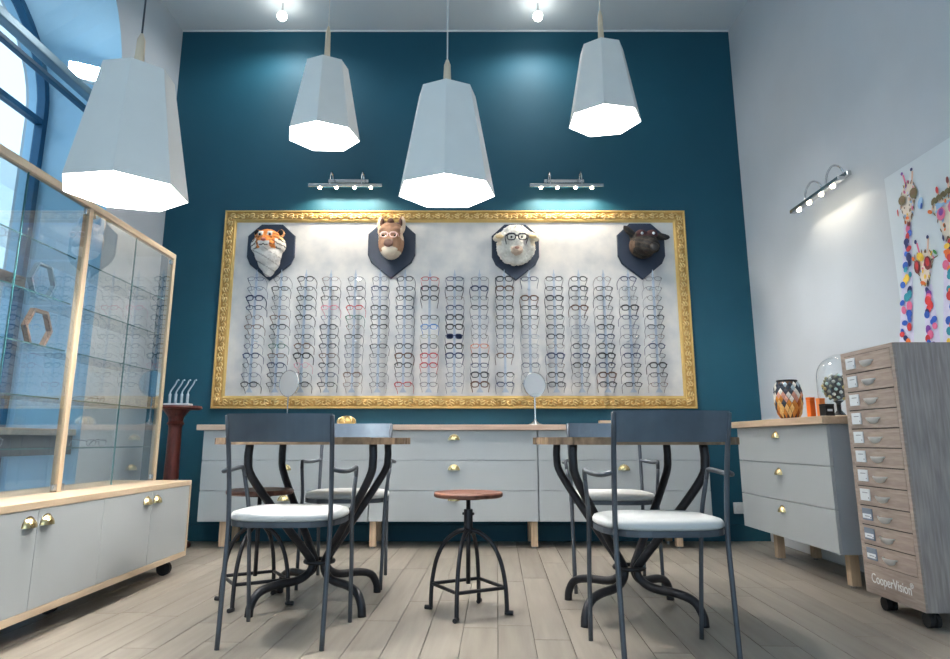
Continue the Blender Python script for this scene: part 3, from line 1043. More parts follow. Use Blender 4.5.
# white fluffy sheep
sh = trophy('white fluffy sheep head with floppy ears on navy shield', 515.5, 251.5)
def sheep_col(p, n):
    x, y, z = p
    if -y > 0.18 and z < -0.005:
        return (216, 196, 176)
    if abs(x) > 0.12 and 0.03 < z:
        return (238, 226, 204)
    return (242, 239, 230)
balls = [((0, -0.05, 0.04), 0.13, (1.05, 0.6, 1.15)), ((0, -0.12, 0.09), 0.075, (1.1, 0.9, 1.0)), ((0, -0.16, 0.02), 0.055, (1, 1.1, 1.2)), ((0, -0.185, -0.035), 0.044, (1.1, 1, 0.9))]
rj = random.Random(3)
for k in range(26):
    a = 2 * PI * k / 26
    balls.append(((math.cos(a) * 0.125, -0.05 - 0.03 * rj.random(), 0.04 + math.sin(a) * 0.14), 0.030 + 0.008 * rj.random(), (1, 1, 1)))
for s in (-1, 1):
    balls.append(((s * 0.135, -0.11, 0.10), 0.040, (1.5, 0.5, 0.8), Matrix.Rotation(s * 0.5, 4, 'Y')))
blob_head('head', balls, 0.0085, sh, M_FUR, sheep_col, 1, 0.006, 4)
for s in (-1, 1):
    mesh('inner_ear', spherebm((s * 0.135, -0.132, 0.095), 0.024, 10, 8, (1.5, 0.3, 0.7)), mat('cream_ear', (228, 204, 158), 0.9), sh, smooth=True)
    mesh('eye', spherebm((s * 0.042, -0.186, 0.075), 0.009, 10, 8), M_EYE, sh, smooth=True)
mesh('nose', spherebm((0, -0.230, -0.025), 0.014, 10, 8, (1.4, 0.5, 0.8)), mat('pinkish_nose', (186, 140, 124), 0.5), sh, smooth=True)
spectacles('chunky', 'charcoal', 'dark grey glasses worn by the white sheep head', sh.location + Vector((0, -0.234, 0.064)), -0.05, 0, None).scale = (1.25, 1, 1.25)

# dark boar-like head
br = trophy('nearly black animal head with outstretched ears on navy shield', 641.5, 250.5)
def boar_col(p, n):
    x, y, z = p
    if -y > 0.10 and z > 0.075 and abs(x - 0.02) < 0.09:
        return (62, 32, 36)
    if x < -0.085 and -0.05 < z < 0.07:
        return (84, 66, 54)
    return (26, 26, 27) if math.sin(z * 160 + x * 90) > -0.6 else (52, 46, 40)
balls = [((0, -0.06, 0.03), 0.11, (1, 0.8, 1.0)), ((0.01, -0.13, 0.02), 0.095, (1.1, 0.9, 0.95)), ((0.03, -0.19, -0.01), 0.07, (1.1, 0.9, 0.9)), ((0.04, -0.22, -0.035), 0.048, (1.2, 0.7, 0.9)), ((-0.03, -0.14, 0.10), 0.05, (1, 1, 0.8)), ((0.06, -0.14, 0.10), 0.05, (1, 1, 0.8)),
         ((-0.105, -0.08, 0.145), 0.036, (2.0, 0.5, 0.85), Matrix.Rotation(0.8, 4, 'Y')), ((0.155, -0.08, 0.10), 0.036, (2.0, 0.5, 0.85), Matrix.Rotation(0.1, 4, 'Y')), ((-0.06, -0.07, 0.10), 0.035, (1.4, 0.6, 1)), ((0.09, -0.07, 0.10), 0.04, (1.4, 0.6, 1))]
blob_head('head', balls, 0.0085, br, M_FUR, boar_col, 3, 0.002, 5)
for dx in (-0.03, 0.062):
    mesh('eye', spherebm((dx, -0.186, 0.098), 0.012, 10, 8), mat('glassy_pale_eye', (190, 204, 214), 0.08), br, smooth=True)
mesh('snout', lathebm([(0, 0.006), (0.03, 0.006), (0.036, 0), (0.034, -0.01)], 14), M_NOSE, br, smooth=True, loc=(0.045, -0.252, -0.035)).rotation_euler = (PI / 2, 0, 0)

# ------------------------------------------------------------------ picture lights
def picture_light(label, loc, rotz, watts=PICTURE_W):
    """Local: wall on y=0, lamp stands out to -y; z=0 is the lamp bar."""
    t = thing('picture_light', label, 'lamp', loc, rotz, 'brushed nickel picture lights')
    mesh('wall_plate', boxbm(-0.17, 0.17, -0.028, 0, 0.078, 0.108, bevel=0.004), M_CHROME, t)
    for x in (-0.13, 0.13):
        mesh('arm', tubebm(smooth_path([(x, -0.02, 0.095), (x, -0.045, 0.145), (x, -0.09, 0.15), (x, -0.13, 0.09), (x, -0.145, 0.012)], 5), 0.006, 7), M_CHROME, t, smooth=True)
    lb = mesh('lamp_bar', boxbm(-0.305, 0.305, -0.165, -0.125, -0.008, 0.018, bevel=0.005), M_CHROME, t)
    for x in (-0.21, -0.075, 0.075, 0.21):
        mesh('bulb', lathebm([(0, -0.012), (0.012, -0.012), (0.014, 0.0), (0, 0.0)], 12), M_BULBW, lb, loc=(x, -0.147, -0.008))
    for x in (-0.21, -0.075, 0.075, 0.21):
        spot_light('halogen', (x, -0.147, -0.028), (x, -0.06, -0.55), watts, (1.0, 0.86, 0.68), 0.012, 150, 0.35, t)
    return t
picture_light('nickel picture light over the left half of gold frame', (-1.03, YB, 2.80), 0)
picture_light('nickel picture light over the right half of gold frame', (0.79, YB, 2.80), 0)
picture_light('nickel picture light on the pale right wall near the giraffe canvas', (XR, 4.02, 2.235), -PI / 2, PICTURE_W * 0.11)

# ------------------------------------------------------------------ pendant lamps
def pendant(label, loc, rot, neck=0.12, cord=M_CORDW, tilt=(0, 0)):
    """loc: centre of the open mouth."""
    t = thing('pendant_lamp', label, 'lamp', loc, 0, 'seven-sided pendant lamps')
    R, r, H = 0.25, 0.150, 0.535
    ang = [rot + 2 * PI * k / 7 for k in range(7)]
    def ring(bm, rad, z):
        return [bm.verts.new((rad * math.cos(a), rad * math.sin(a), z)) for a in ang]
    bm = bmesh.new()
    a, b = ring(bm, R, 0), ring(bm, r, H)
    for k in range(7):
        bm.faces.new((a[k], a[(k + 1) % 7], b[(k + 1) % 7], b[k]))
    bm.faces.new(b)
    mesh('shade', bm, M_SHADE, t)
    bm = bmesh.new()
    a, b = ring(bm, R - 0.004, 0.0), ring(bm, r - 0.004, H - 0.006)
    a2 = ring(bm, R, 0)
    for k in range(7):
        bm.faces.new((a[k], a[(k + 1) % 7], b[(k + 1) % 7], b[k]))
        bm.faces.new((a[k], a[(k + 1) % 7], a2[(k + 1) % 7], a2[k]))
    bm.faces.new(b)
    mesh('lining', bm, M_SHADEIN, t)
    mesh('neck', tubebm([(0, 0, H), (0, 0, H + neck * 0.85), (0, 0, H + neck)], [0.023, 0.017, 0.007], 12), M_PALEWOOD, t, smooth=True)
    mesh('clamp', boxbm(-0.03, 0.03, -0.008, 0.008, H, H + 0.016, bevel=0.002), M_CHROME, t)
    mesh('cord', tubebm([(0, 0, H + neck), (0, 0, ZC - loc[2] - 0.03)], 0.004, 6), cord, t)
    mesh('ceiling_rose', lathebm([(0, 0), (0.045, 0), (0.05, -0.012), (0.02, -0.03), (0, -0.03)], 16), M_WHITE, t, loc=(0, 0, ZC - loc[2]))
    mesh('bulb', spherebm((0, 0, 0.30), 0.045, 14, 10, (1, 1, 1.2)), M_BULB, t, smooth=True)
    mesh('bulb_holder', tubebm([(0, 0, 0.345), (0, 0, H - 0.006)], 0.018, 10), M_WHITE, t)
    point_light('bulb_light', (0, 0, 0.21), PENDANT_W, (1.0, 0.97, 0.93), 0.05, t)
    return t
ny = -PI / 2
pendant('largest seven-sided grey pendant lamp, hanging by the glass display cabinet', (-1.443, 2.686, 1.76), -1.274, 0.20, M_CORD)
pendant('seven-sided grey pendant lamp hanging low in the middle before the gold frame', (-0.12, 3.20, 1.955), ny, 0.19, M_CORDW)
pendant('small far seven-sided grey pendant lamp above the left picture light', (-1.01, 4.34, 2.785), -1.53, 0.31, M_CORDW)
pendant('small far seven-sided grey pendant lamp above the right picture light', (0.906, 4.25, 2.86), -1.78, 0.30, M_CORDW)

# ceiling spots
for x, lab in ((-1.565, 'bare glowing ceiling spot left of the middle'), (0.56, 'bare glowing ceiling spot right of the middle')):
    t = thing('ceiling_spot', lab, 'lamp', (x, 5.05, 4.20), 0, 'glowing ceiling spots')
    mesh('stem', tubebm([(0, 0, 0.03), (0, 0, 0.12)], 0.008, 8), M_CHROME, t)
    mesh('socket', lathebm([(0, 0.045), (0.02, 0.045), (0.026, 0.012), (0.0, 0.012)], 14), M_CHROME, t, smooth=True)
    mesh('bulb', spherebm((0, 0, 0), 0.040, 14, 10), M_BULB, t, smooth=True)
    spot_light('spot_light', (0, 0, -0.045), (0, 0.1, -2.0), SPOT_W, (1.0, 0.98, 0.95), 0.03, 176, 0.55, t)

# ------------------------------------------------------------------ chairs
def build_chair(label, loc, rotz):
    """Front is +y. Bistro arm chair: bent steel rod, plate back, white pad."""
    t = thing('bistro_chair', label, 'chair', loc, rotz, 'steel bistro armchairs with white pads')
    r = 0.0095
    for s in (-1, 1):
        mesh('rear_leg', tubebm(smooth_path([(s * 0.192, -0.205, 0), (s * 0.194, -0.18, 0.25), (s * 0.196, -0.165, 0.44), (s * 0.199, -0.19, 0.64), (s * 0.203, -0.235, 0.842)], 4), r, 8), M_STEEL, t, smooth=True)
        lg = mesh('front_leg', tubebm(smooth_path([(s * 0.215, 0.195, 0), (s * 0.219, 0.165, 0.25), (s * 0.222, 0.13, 0.46), (s * 0.238, 0.10, 0.60)], 4), r * 0.95, 8), M_STEEL, t, smooth=True)
        mesh('armrest', tubebm(smooth_path([(s * 0.238, 0.10, 0.60), (s * 0.241, 0.090, 0.628), (s * 0.243, 0.066, 0.638), (s * 0.247, -0.05, 0.630), (s * 0.234, -0.15, 0.630), (s * 0.199, -0.19, 0.64)], 4), r * 0.95, 8), M_STEEL, t, smooth=True)
    # seat ring and pad: rounded trapezoid
    def outline(k, g=0.0):
        o = []
        for i in range(28):
            a = 2 * PI * i / 28
            c, s = math.cos(a), math.sin(a)
            x = math.copysign(abs(c) ** 0.64, c) * (0.222 + 0.006 * s + g)
            y = math.copysign(abs(s) ** 0.70, s) * (0.205 + g) - 0.005
            o.append((x * k, y * k))
        return o
    bm = bmesh.new()
    prism(bm, outline(1.0), 0.425, 0.446, axis='z')
    mesh('seat_frame', bm, M_STEEL, t)
    bm = bmesh.new()
    rings = []
    for k, z in ((0.97, 0.446), (1.0, 0.453), (1.0, 0.462), (0.97, 0.473), (0.84, 0.480), (0.45, 0.482)):
        rings.append([bm.verts.new((x, y, z)) for x, y in outline(k, 0.002)])
    for A_, B_ in zip(rings, rings[1:]):
        for i in range(28):
            bm.faces.new((A_[i], A_[(i + 1) % 28], B_[(i + 1) % 28], B_[i]))
    bm.faces.new(rings[-1]); bm.faces.new(rings[0][::-1])
    mesh('seat_pad', bm, M_CUSH, t, smooth=True)
    # plate back, curved to the rear
    bm = bmesh.new()
    g = []
    for i in range(13):
        x = -0.205 + 0.41 * i / 12
        bow = 0.035 * (1 - (x / 0.205) ** 2)
        col = []
        for z, yb in ((0.742, -0.212), (0.79, -0.223), (0.848, -0.237)):
            col.append((bm.verts.new((x, yb - bow - 0.003, z)), bm.verts.new((x, yb - bow + 0.003, z))))
        g.append(col)
    for i in range(12):
        for j in range(2):
            bm.faces.new((g[i][j][0], g[i + 1][j][0], g[i + 1][j + 1][0], g[i][j + 1][0]))
            bm.faces.new((g[i][j][1], g[i][j + 1][1], g[i + 1][j + 1][1], g[i + 1][j][1]))
        bm.faces.new((g[i][2][0], g[i + 1][2][0], g[i + 1][2][1], g[i][2][1]))
        bm.faces.new((g[i][0][0], g[i][0][1], g[i + 1][0][1], g[i + 1][0][0]))
    for i in (0, 12):
        for j in range(2):
            bm.faces.new((g[i][j][0], g[i][j + 1][0], g[i][j + 1][1], g[i][j][1]))
    mesh('backrest', bm, M_STEELP, t)
    return t
ch = build_chair('steel armchair with white pad, nearest chair at the left table', (-0.727, 2.885, 0), math.radians(-1.5))
def chair_copy(label, loc, rz):
    c = copy_tree(ch)
    c.location = loc
    c.rotation_euler = (0, 0, rz)
    c['label'] = label
    return c
chair_copy('steel armchair with white pad, nearest chair at the right table', (0.684, 2.62, 0), math.radians(3))
chair_copy('steel armchair with white pad on the far side of the left table', (-0.675, 3.895, 0), math.radians(180))
chair_copy('steel armchair with white pad on the far side of the right table', (0.755, 3.80, 0), math.radians(176))

# ------------------------------------------------------------------ tables
def build_table(label, loc, top_off, seed):
    t = thing('bistro_table', label, 'table', loc, 0, 'round rustic tables on bent iron legs')
    for a in range(4):
        an = PI / 4 + a * PI / 2
        ca, sa = math.cos(an), math.sin(an)
        prof = [(0.392, 0.730), (0.395, 0.66), (0.372, 0.585), (0.22, 0.40), (0.075, 0.235), (0.040, 0.185), (0.055, 0.145), (0.115, 0.118), (0.23, 0.112), (0.305, 0.092), (0.340, 0.045), (0.347, 0.0)]
        mesh('leg', tubebm(smooth_path([(ca * r_, sa * r_, z) for r_, z in prof], 4), 0.0185, 10), M_IRON, t, smooth=True)
    mesh('collar', tubebm([(math.cos(2 * PI * k / 20) * 0.066, math.sin(2 * PI * k / 20) * 0.066, 0.19) for k in range(20)], 0.010, 6, closed=True), M_IRON, t, smooth=True)
    rr = random.Random(seed)
    n = 7
    R = 0.462
    w = 2 * R / n
    ox, oy = top_off
    for i in range(n):
        y0, y1 = -R + i * w + 0.001, -R + (i + 1) * w - 0.001
        up, dn_ = [], []
        m = 8
        for k in range(m + 1):
            y = y0 + (y1 - y0) * k / m
            hx = math.sqrt(max(0.0004, R * R - y * y))
            up.append((hx + rr.uniform(-0.004, 0.004), y))
            dn_.append((-hx + rr.uniform(-0.004, 0.004), y))
        poly = up + dn_[::-1]
        mesh('plank', prismbm([(p + ox, q + oy) for p, q in poly], 0.730, 0.760 + rr.uniform(-0.002, 0.002), axis='z'), M_OLDWOOD, t)
    return t
build_table('round rustic plank table on bent iron legs, on the left', (-0.715, 3.405, 0), (-0.045, 0), 1)
build_table('round rustic plank table on bent iron legs, on the right', (0.714, 3.24, 0), (0.042, 0), 2)

# ------------------------------------------------------------------ stools
def build_stool(label, loc, rotz):
    t = thing('industrial_stool', label, 'stool', loc, rotz, 'industrial screw stools')
    mesh('seat', lathebm([(0, 0.493), (0.150, 0.493), (0.158, 0.498), (0.159, 0.510), (0.154, 0.516), (0.11, 0.512), (0, 0.510)], 36), M_STOOLWOOD, t)
    mesh('screw', tubebm([(0, 0, 0.12), (0, 0, 0.493)], 0.010, 10), M_IRON, t, smooth=True)
    mesh('seat_flange', lathebm([(0, 0.483), (0.06, 0.483), (0.06, 0.493), (0, 0.493)], 16), M_IRON, t)
    sl = mesh('sleeve', tubebm([(0, 0, 0.335), (0, 0, 0.44)], 0.020, 14), M_IRON, t, smooth=False)
    mesh('lock_bolt', tubebm([(-0.027, 0, 0.42), (0.027, 0, 0.42)], 0.006, 8), M_IRON, sl)
    for a in range(4):
        an = a * PI / 2
        c, s = math.cos(an), math.sin(an)
        P = smooth_path([(c * q, s * q, z) for q, z in ((0.012, 0.35), (0.055, 0.338), (0.11, 0.295), (0.150, 0.22), (0.170, 0.13), (0.176, 0.05), (0.176, 0.012))], 4)
        lg = mesh('leg', tubebm(P, 0.0098, 8), M_IRON, t, smooth=True)
        mesh('foot', tubebm([(c * 0.168, s * 0.168, 0.010), (c * 0.204, s * 0.204, 0.010)], 0.010, 8), M_IRON, lg)
    pts = [(math.cos(a * PI / 2) * 0.172, math.sin(a * PI / 2) * 0.172, 0.112) for a in range(4)]
    for a in range(4):
        mesh('footrest_bar', tubebm([pts[a], pts[(a + 1) % 4]], 0.008, 8), M_IRON, t)
    return t
st = build_stool('dark wood and black iron screw stool standing alone in the middle', (-0.01, 3.244, 0), math.radians(-16))
s2 = copy_tree(st)
s2.location = (-1.02, 3.42, 0)
s2.rotation_euler = (0, 0, math.radians(-14))
s2['label'] = 'dark wood and black iron screw stool beside the left table'

# ------------------------------------------------------------------ tall drawer unit on casters
TU = thing('drawer_tower', 'tall grey-brown woodgrain tower of eleven shallow drawers on casters', 'drawer unit', (1.834, 2.93, 0))
TX, TY, TZ0, TZ1 = 0.42, 0.42, 0.068, 1.165
bm = bmesh.new()
box(bm, 0.006, TX, 0, TY, TZ0, TZ1)
mesh('carcass', bm, M_DRIFTV, TU)
mesh('front_frame', boxbm(-0.004, 0.006, 0.0, 0.022, TZ0, TZ1), M_DRIFT, TU)
mesh('front_frame', boxbm(-0.004, 0.006, TY - 0.022, TY, TZ0, TZ1), M_DRIFT, TU)
mesh('front_frame', boxbm(-0.004, 0.006, 0.022, TY - 0.022, TZ1 - 0.018, TZ1), M_DRIFT, TU)
mesh('plinth_board', boxbm(-0.004, 0.006, 0.022, TY - 0.022, TZ0, 0.195), M_DRIFT, TU)
mesh('recess', boxbm(0.0, 0.007, 0.022, TY - 0.022, 0.195, TZ1 - 0.018), M_GAP, TU)
dh = (TZ1 - 0.018 - 0.195) / 11
hbm = tubebm(smooth_path([(0, -0.045, 0.012), (-0.022, -0.030, 0.0), (-0.026, 0, -0.004), (-0.022, 0.030, 0.0), (0, 0.045, 0.012)], 3), 0.0055, 6)
hsrc = None
dsrc = None
for k in range(11):
    zt = TZ1 - 0.018 - k * dh
    if dsrc is None:
        d = dsrc = mesh('drawer', boxbm(-0.005, 0.003, 0.0235, TY - 0.0235, 0.0025, dh - 0.0025, bevel=0.001), M_DRIFT, TU)
    else:
        d = inst('drawer', dsrc, TU)
    d.location = (0, 0, zt - dh)
    if hsrc is None:
        hb = bmesh.new()
        rows_ = []
        for j in range(5):
            t_ = j / 4
            row = []
            for i in range(11):
                a_ = PI * i / 10
                w_ = 0.050 * (1 - 0.25 * t_)
                row.append(hb.verts.new((-0.005 - math.sin(a_) * 0.024 * (1 - 0.55 * t_ ** 2), math.cos(a_) * w_, 0.022 - 0.024 * t_ * math.sin(a_) ** 0.5)))
            rows_.append(row)
        for j in range(4):
            for i in range(10):
                hb.faces.new((rows_[j][i], rows_[j][i + 1], rows_[j + 1][i + 1], rows_[j + 1][i]))
        top_ = [hb.verts.new((-0.005 - math.sin(PI * i / 10) * 0.024, math.cos(PI * i / 10) * 0.050, 0.027)) for i in range(11)]
        for i in range(10):
            hb.faces.new((top_[i], top_[i + 1], rows_[0][i + 1], rows_[0][i]))
        h = hsrc = mesh('handle', hb, M_SATIN, d, smooth=True)
    else:
        h = inst('handle', hsrc, d)
    h.location = (0, TY / 2 - 0.01, dh * 0.26)
    low = k >= 8
    c = mesh('label_card', boxbm(-0.010, -0.005, -0.038, 0.038, 0, 0.052, bevel=0.001), M_CARDB if low else M_CARD, d, loc=(0, TY - 0.085, dh * 0.25))
    if low:
        mesh('label_strip', boxbm(-0.0108, -0.010, -0.034, 0.034, 0.008, 0.028), M_CARD, c)
    mesh('print_line', boxbm(-0.0112, -0.0108, -0.022 if low else -0.026, 0.016, 0.016 if low else 0.034, 0.020 if low else 0.038), M_PRINT, c)
    mesh('print_dot', boxbm(-0.0112, -0.0108, -0.032, -0.027, 0.011, 0.016), M_BLACK, c)
for x in (0.05, TX - 0.06):
    for y in (0.055, TY - 0.075):
        c = mesh('caster', boxbm(-0.03, 0.03, -0.03, 0.03, 0.062, 0.068), M_CHROME, TU, loc=(x, y, 0))
        for dx in (-0.014, 0.014):
            mesh('wheel', tubebm([(dx - 0.009, 0, 0.029), (dx + 0.009, 0, 0.029)], 0.029, 16), M_RUBBER, c)
        mesh('housing', boxbm(-0.004, 0.004, -0.022, 0.022, 0.02, 0.062), M_BLACK, c)
# lettering
cu = bpy.data.curves.new('lettering', 'FONT')
cu.body = 'CooperVision'
cu.size = 0.062
cu.extrude = 0.0006
cu.align_x = 'CENTER'
tmp = bpy.data.objects.new('tmp_text', cu)
COL.objects.link(tmp)
dg = bpy.context.evaluated_depsgraph_get()
lm = bpy.data.meshes.new_from_object(tmp.evaluated_get(dg))
cu.body = '\u00ae'; cu.size = 0.03
dg = bpy.context.evaluated_depsgraph_get()
dg.update()
lm2 = bpy.data.meshes.new_from_object(tmp.evaluated_get(dg))
bpy.data.objects.remove(tmp)
M_LETTER = mat('white_lettering', (240, 240, 238), 0.5)
wid = max(v.co.x for v in lm.vertices) - min(v.co.x for v in lm.vertices)
for m_, nm, yo, zo in ((lm, 'lettering', TY / 2 + 0.01, 0.118), (lm2, 'registered_mark', TY / 2 + 0.01 - 0.148, 0.146)):
    m_.materials.clear(); m_.materials.append(M_LETTER)
    o = bpy.data.objects.new(nm, m_)
    COL.objects.link(o)
    o.parent = TU
    o.location = (-0.0052, yo, zo)
    o.rotation_euler = (PI / 2, 0, -PI / 2)
    s = 0.285 / wid if nm == 'lettering' else 1.0
    o.scale = (s, s * 1.15 if nm == 'lettering' else s, 1)

# ------------------------------------------------------------------ giraffe canvas on the right wall
CVY0, CVY1, CVZ0, CVZ1 = 2.20, 3.51, 0.98, 2.15
cv = thing('canvas_picture', 'pale blue canvas painted with colourful giraffes wearing sunglasses', 'picture', (XR, CVY1, CVZ0))
mesh('canvas', boxbm(-0.03, 0, -(CVY1 - CVY0), 0, 0, CVZ1 - CVZ0, bevel=0.002), M_CANVAS, cv)
XP = -0.0302
def wall_uv(px, py):
    """Picture position on the canvas as (local y, local z)."""
    k = (XR - 0.03) / (px - 470.5)
    v = py - 299
    return (k * (665.6 + 0.2045 * v) - CVY1, 0.745 + k * (139.06 - 0.979 * v) - CVZ0)
PAINT = {n: mat('paint_' + n, c, 0.6, vary=0.05, scale=40) for n, c in {
    'orange': (240, 120, 50), 'red': (206, 48, 52), 'blue': (40, 92, 190), 'navy': (30, 44, 104), 'yellow': (244, 204, 70), 'violet': (120, 60, 160), 'teal': (40, 150, 170), 'green': (70, 150, 80),
    'pink': (226, 110, 150), 'black': (34, 28, 34), 'brown': (110, 84, 56), 'cream': (240, 226, 210), 'lilac': (216, 214, 236), 'maroon': (120, 40, 44), 'skyblue': (150, 190, 226), 'olive': (104, 92, 56), 'peach': (240, 200, 176)}.items()}
PNAMES = list(PAINT)
PIDX = {n: i for i, n in enumerate(PNAMES)}
rf_ = random.Random(5)
def face_dabs(polys):
    out = []
    for c, pts in polys:
        if c != 'cream':
            continue
        cx_ = sum(p[0] for p in pts) / len(pts); cy_ = sum(p[1] for p in pts) / len(pts)
        for k in range(26):
            p = pts[k % len(pts)]; q = pts[(k + 1) % len(pts)]
            t = rf_.random(); w = 1 - 0.9 * rf_.random() ** 2
            x = (p[0] * (1 - t) + q[0] * t - cx_) * w + cx_
            y = (p[1] * (1 - t) + q[1] * t - cy_) * w + cy_
            out.append((rf_.choice(['peach', 'lilac', 'pink', 'skyblue', 'orange', 'brown', 'yellow', 'peach', 'lilac']), (x, y), rf_.uniform(0.004, 0.009), rf_.uniform(0.006, 0.013), rf_.uniform(-0.8, 0.8)))
        for k in range(len(pts)):
            p, q = pts[k], pts[(k + 1) % len(pts)]
            for t in (0.2, 0.6):
                out.append(('brown', (p[0] * (1 - t) + q[0] * t, p[1] * (1 - t) + q[1] * t), 0.0035, 0.012, rf_.uniform(-0.7, 0.7)))
    return out
def giraffe(strokes, polys):
    """One painted giraffe: flat dabs of paint on the canvas."""
    bm = bmesh.new()
    lay = [0.0003]
    def face(pts, c):
        lay[0] += 0.00006
        f = bm.faces.new([bm.verts.new((XP - lay[0], y, z)) for y, z in pts])
        f.material_index = PIDX[c]
    for c, pts in polys:
        face([wall_uv(*p) for p in pts], c)
    for c, (px, py), rx, rz, a in face_dabs(polys) + strokes:
        y, z = wall_uv(px, py)
        face([(y + math.cos(q) * rx * math.cos(a) - math.sin(q) * rz * math.sin(a), z + math.cos(q) * rx * math.sin(a) + math.sin(q) * rz * math.cos(a)) for q in [2 * PI * k / 10 for k in range(10)]], c)
    return mesh('painted_giraffe', bm, [PAINT[n] for n in PNAMES], cv)
rp_ = random.Random(21)
def neck_spots(x0, x1, ya, xb0, xb1, yb, n, sz):
    n, sz = int(n * 0.62), sz * 1.45
    out = []
    for k in range(n):
        t = (k + rp_.random() * 0.6) / n
        a = x0 + (xb0 - x0) * t
        b = x1 + (xb1 - x1) * t
        px = a + (b - a) * rp_.uniform(0.1, 0.9)
        py = ya + (yb - ya) * t
        out.append((rp_.choice(['orange', 'red', 'blue', 'navy', 'blue', 'yellow', 'violet', 'teal', 'orange', 'red', 'pink', 'navy']), (px, py), sz * rp_.uniform(0.7, 1.3) * 1.1, sz * rp_.uniform(0.8, 1.5), rp_.uniform(-0.5, 0.5)))
    return out
# first giraffe (aviator glasses)
giraffe(
    [('violet', (906.5, 186), 0.005, 0.012, 0.3), ('skyblue', (921, 203), 0.020, 0.030, 0.5), ('blue', (922, 206), 0.008, 0.016, 0.4)] +
    neck_spots(904, 911, 228, 899, 914, 378, 60, 0.012) +
    [('olive', (903, 200.5), 0.030, 0.026, 0.2), ('brown', (903.5, 199.5), 0.018, 0.016, 0.2), ('olive', (914.5, 193), 0.032, 0.028, 0.2), ('brown', (914, 192), 0.018, 0.016, 0.2),
     ('black', (905.5, 208), 0.004, 0.006, 0), ('black', (910.5, 205), 0.004, 0.006, 0), ('orange', (908.5, 218), 0.014, 0.009, 0.3), ('maroon', (910, 224), 0.014, 0.012, 0.2), ('red', (899, 213), 0.006, 0.02, 0), ('pink', (913.5, 208), 0.007, 0.012, 0),
     ('violet', (903, 174), 0.010, 0.009, 0), ('navy', (912.5, 169.5), 0.011, 0.009, 0)],
    [('lilac', [(904.5, 224), (911.5, 222), (915, 378), (898, 378)]),
     ('cream', [(903, 188), (908, 182), (913.5, 182), (917, 190), (915, 200), (913.5, 212), (911, 222), (906, 224), (903.5, 214), (900.5, 204)]),
     ('pink', [(902.3, 175), (904, 175), (907, 186), (905.6, 187)]), ('peach', [(911.5, 171), (913.3, 171), (912.6, 184), (911, 184)]),
     ('black', [(907, 195.5), (910.5, 193.5), (910.5, 194.4), (907, 196.6)])])
# second giraffe (round red glasses)
giraffe(
    neck_spots(925, 932, 290, 929, 945, 385, 46, 0.012) +
    [('yellow', (921, 257), 0.030, 0.022, 0.6), ('orange', (914, 259), 0.014, 0.010, 0.9), ('maroon', (918, 267), 0.024, 0.036, 0), ('red', (917.8, 266), 0.012, 0.022, 0), ('maroon', (928.5, 263), 0.026, 0.036, 0), ('red', (928.3, 262), 0.013, 0.022, 0),
     ('navy', (916.5, 242), 0.010, 0.012, 0), ('navy', (928.5, 237), 0.010, 0.010, 0), ('orange', (924, 283), 0.020, 0.010, 0.4), ('black', (929, 283), 0.008, 0.020, 0.2), ('green', (936, 252), 0.018, 0.008, 0.9)],
    [('lilac', [(924, 286), (932, 284), (947, 385), (927, 385)]),
     ('cream', [(914, 258), (920, 252), (930, 250), (934, 258), (931, 272), (929, 283), (923, 286), (920, 276), (917, 268)]),
     ('pink', [(916, 243), (917.6, 243), (920.5, 253), (918.8, 254)]), ('peach', [(927.4, 238), (929.2, 238), (928.6, 250), (926.8, 250)]),
     ('olive', [(931, 259), (938, 255), (938, 256), (931, 261)])])
# third giraffe (pink glasses, spiky mane)
giraffe(
    neck_spots(945, 958, 240, 944, 962, 385, 60, 0.013) +
    [('pink', (942, 214), 0.030, 0.032, 0.3), ('violet', (942, 212), 0.016, 0.018, 0.3), ('pink', (954, 206), 0.034, 0.034, 0.3), ('orange', (931, 212), 0.018, 0.010, 0.5), ('skyblue', (940, 205), 0.030, 0.010, 0.4), ('red', (938, 190), 0.010, 0.018, 0), ('maroon', (948.5, 180), 0.010, 0.018, 0), ('navy', (944.5, 238), 0.006, 0.016, 0), ('yellow', (948, 246), 0.020, 0.014, 0), ('orange', (948, 252), 0.024, 0.012, 0.3)] +
    [('olive', (934 + k * 2.2, 202 - k * 1.6), 0.012, 0.018, 0.5 * (-1) ** k) for k in range(9)],
    [('lilac', [(944, 236), (958, 232), (963, 385), (943, 385)]),
     ('cream', [(932, 208), (940, 200), (955, 194), (962, 205), (958, 222), (952, 240), (944, 240), (940, 224)]),
     ('skyblue', [(936, 206), (952, 198), (952, 201), (936, 210)]),
     ('peach', [(936.5, 191), (938.5, 190), (940.5, 200), (938.6, 201)]), ('peach', [(947, 181), (949.5, 180), (950, 196), (948, 196)])])

gs_ = [o for o in COL.objects if o.parent == cv and o.name.startswith('painted_giraffe')]
for src_, dy_, dz_ in ((gs_[0], -0.60, 0.03), (gs_[1], -0.66, -0.05), (gs_[0], -0.86, -0.02)):
    inst('painted_giraffe', src_, cv, loc=(0, dy_, dz_))

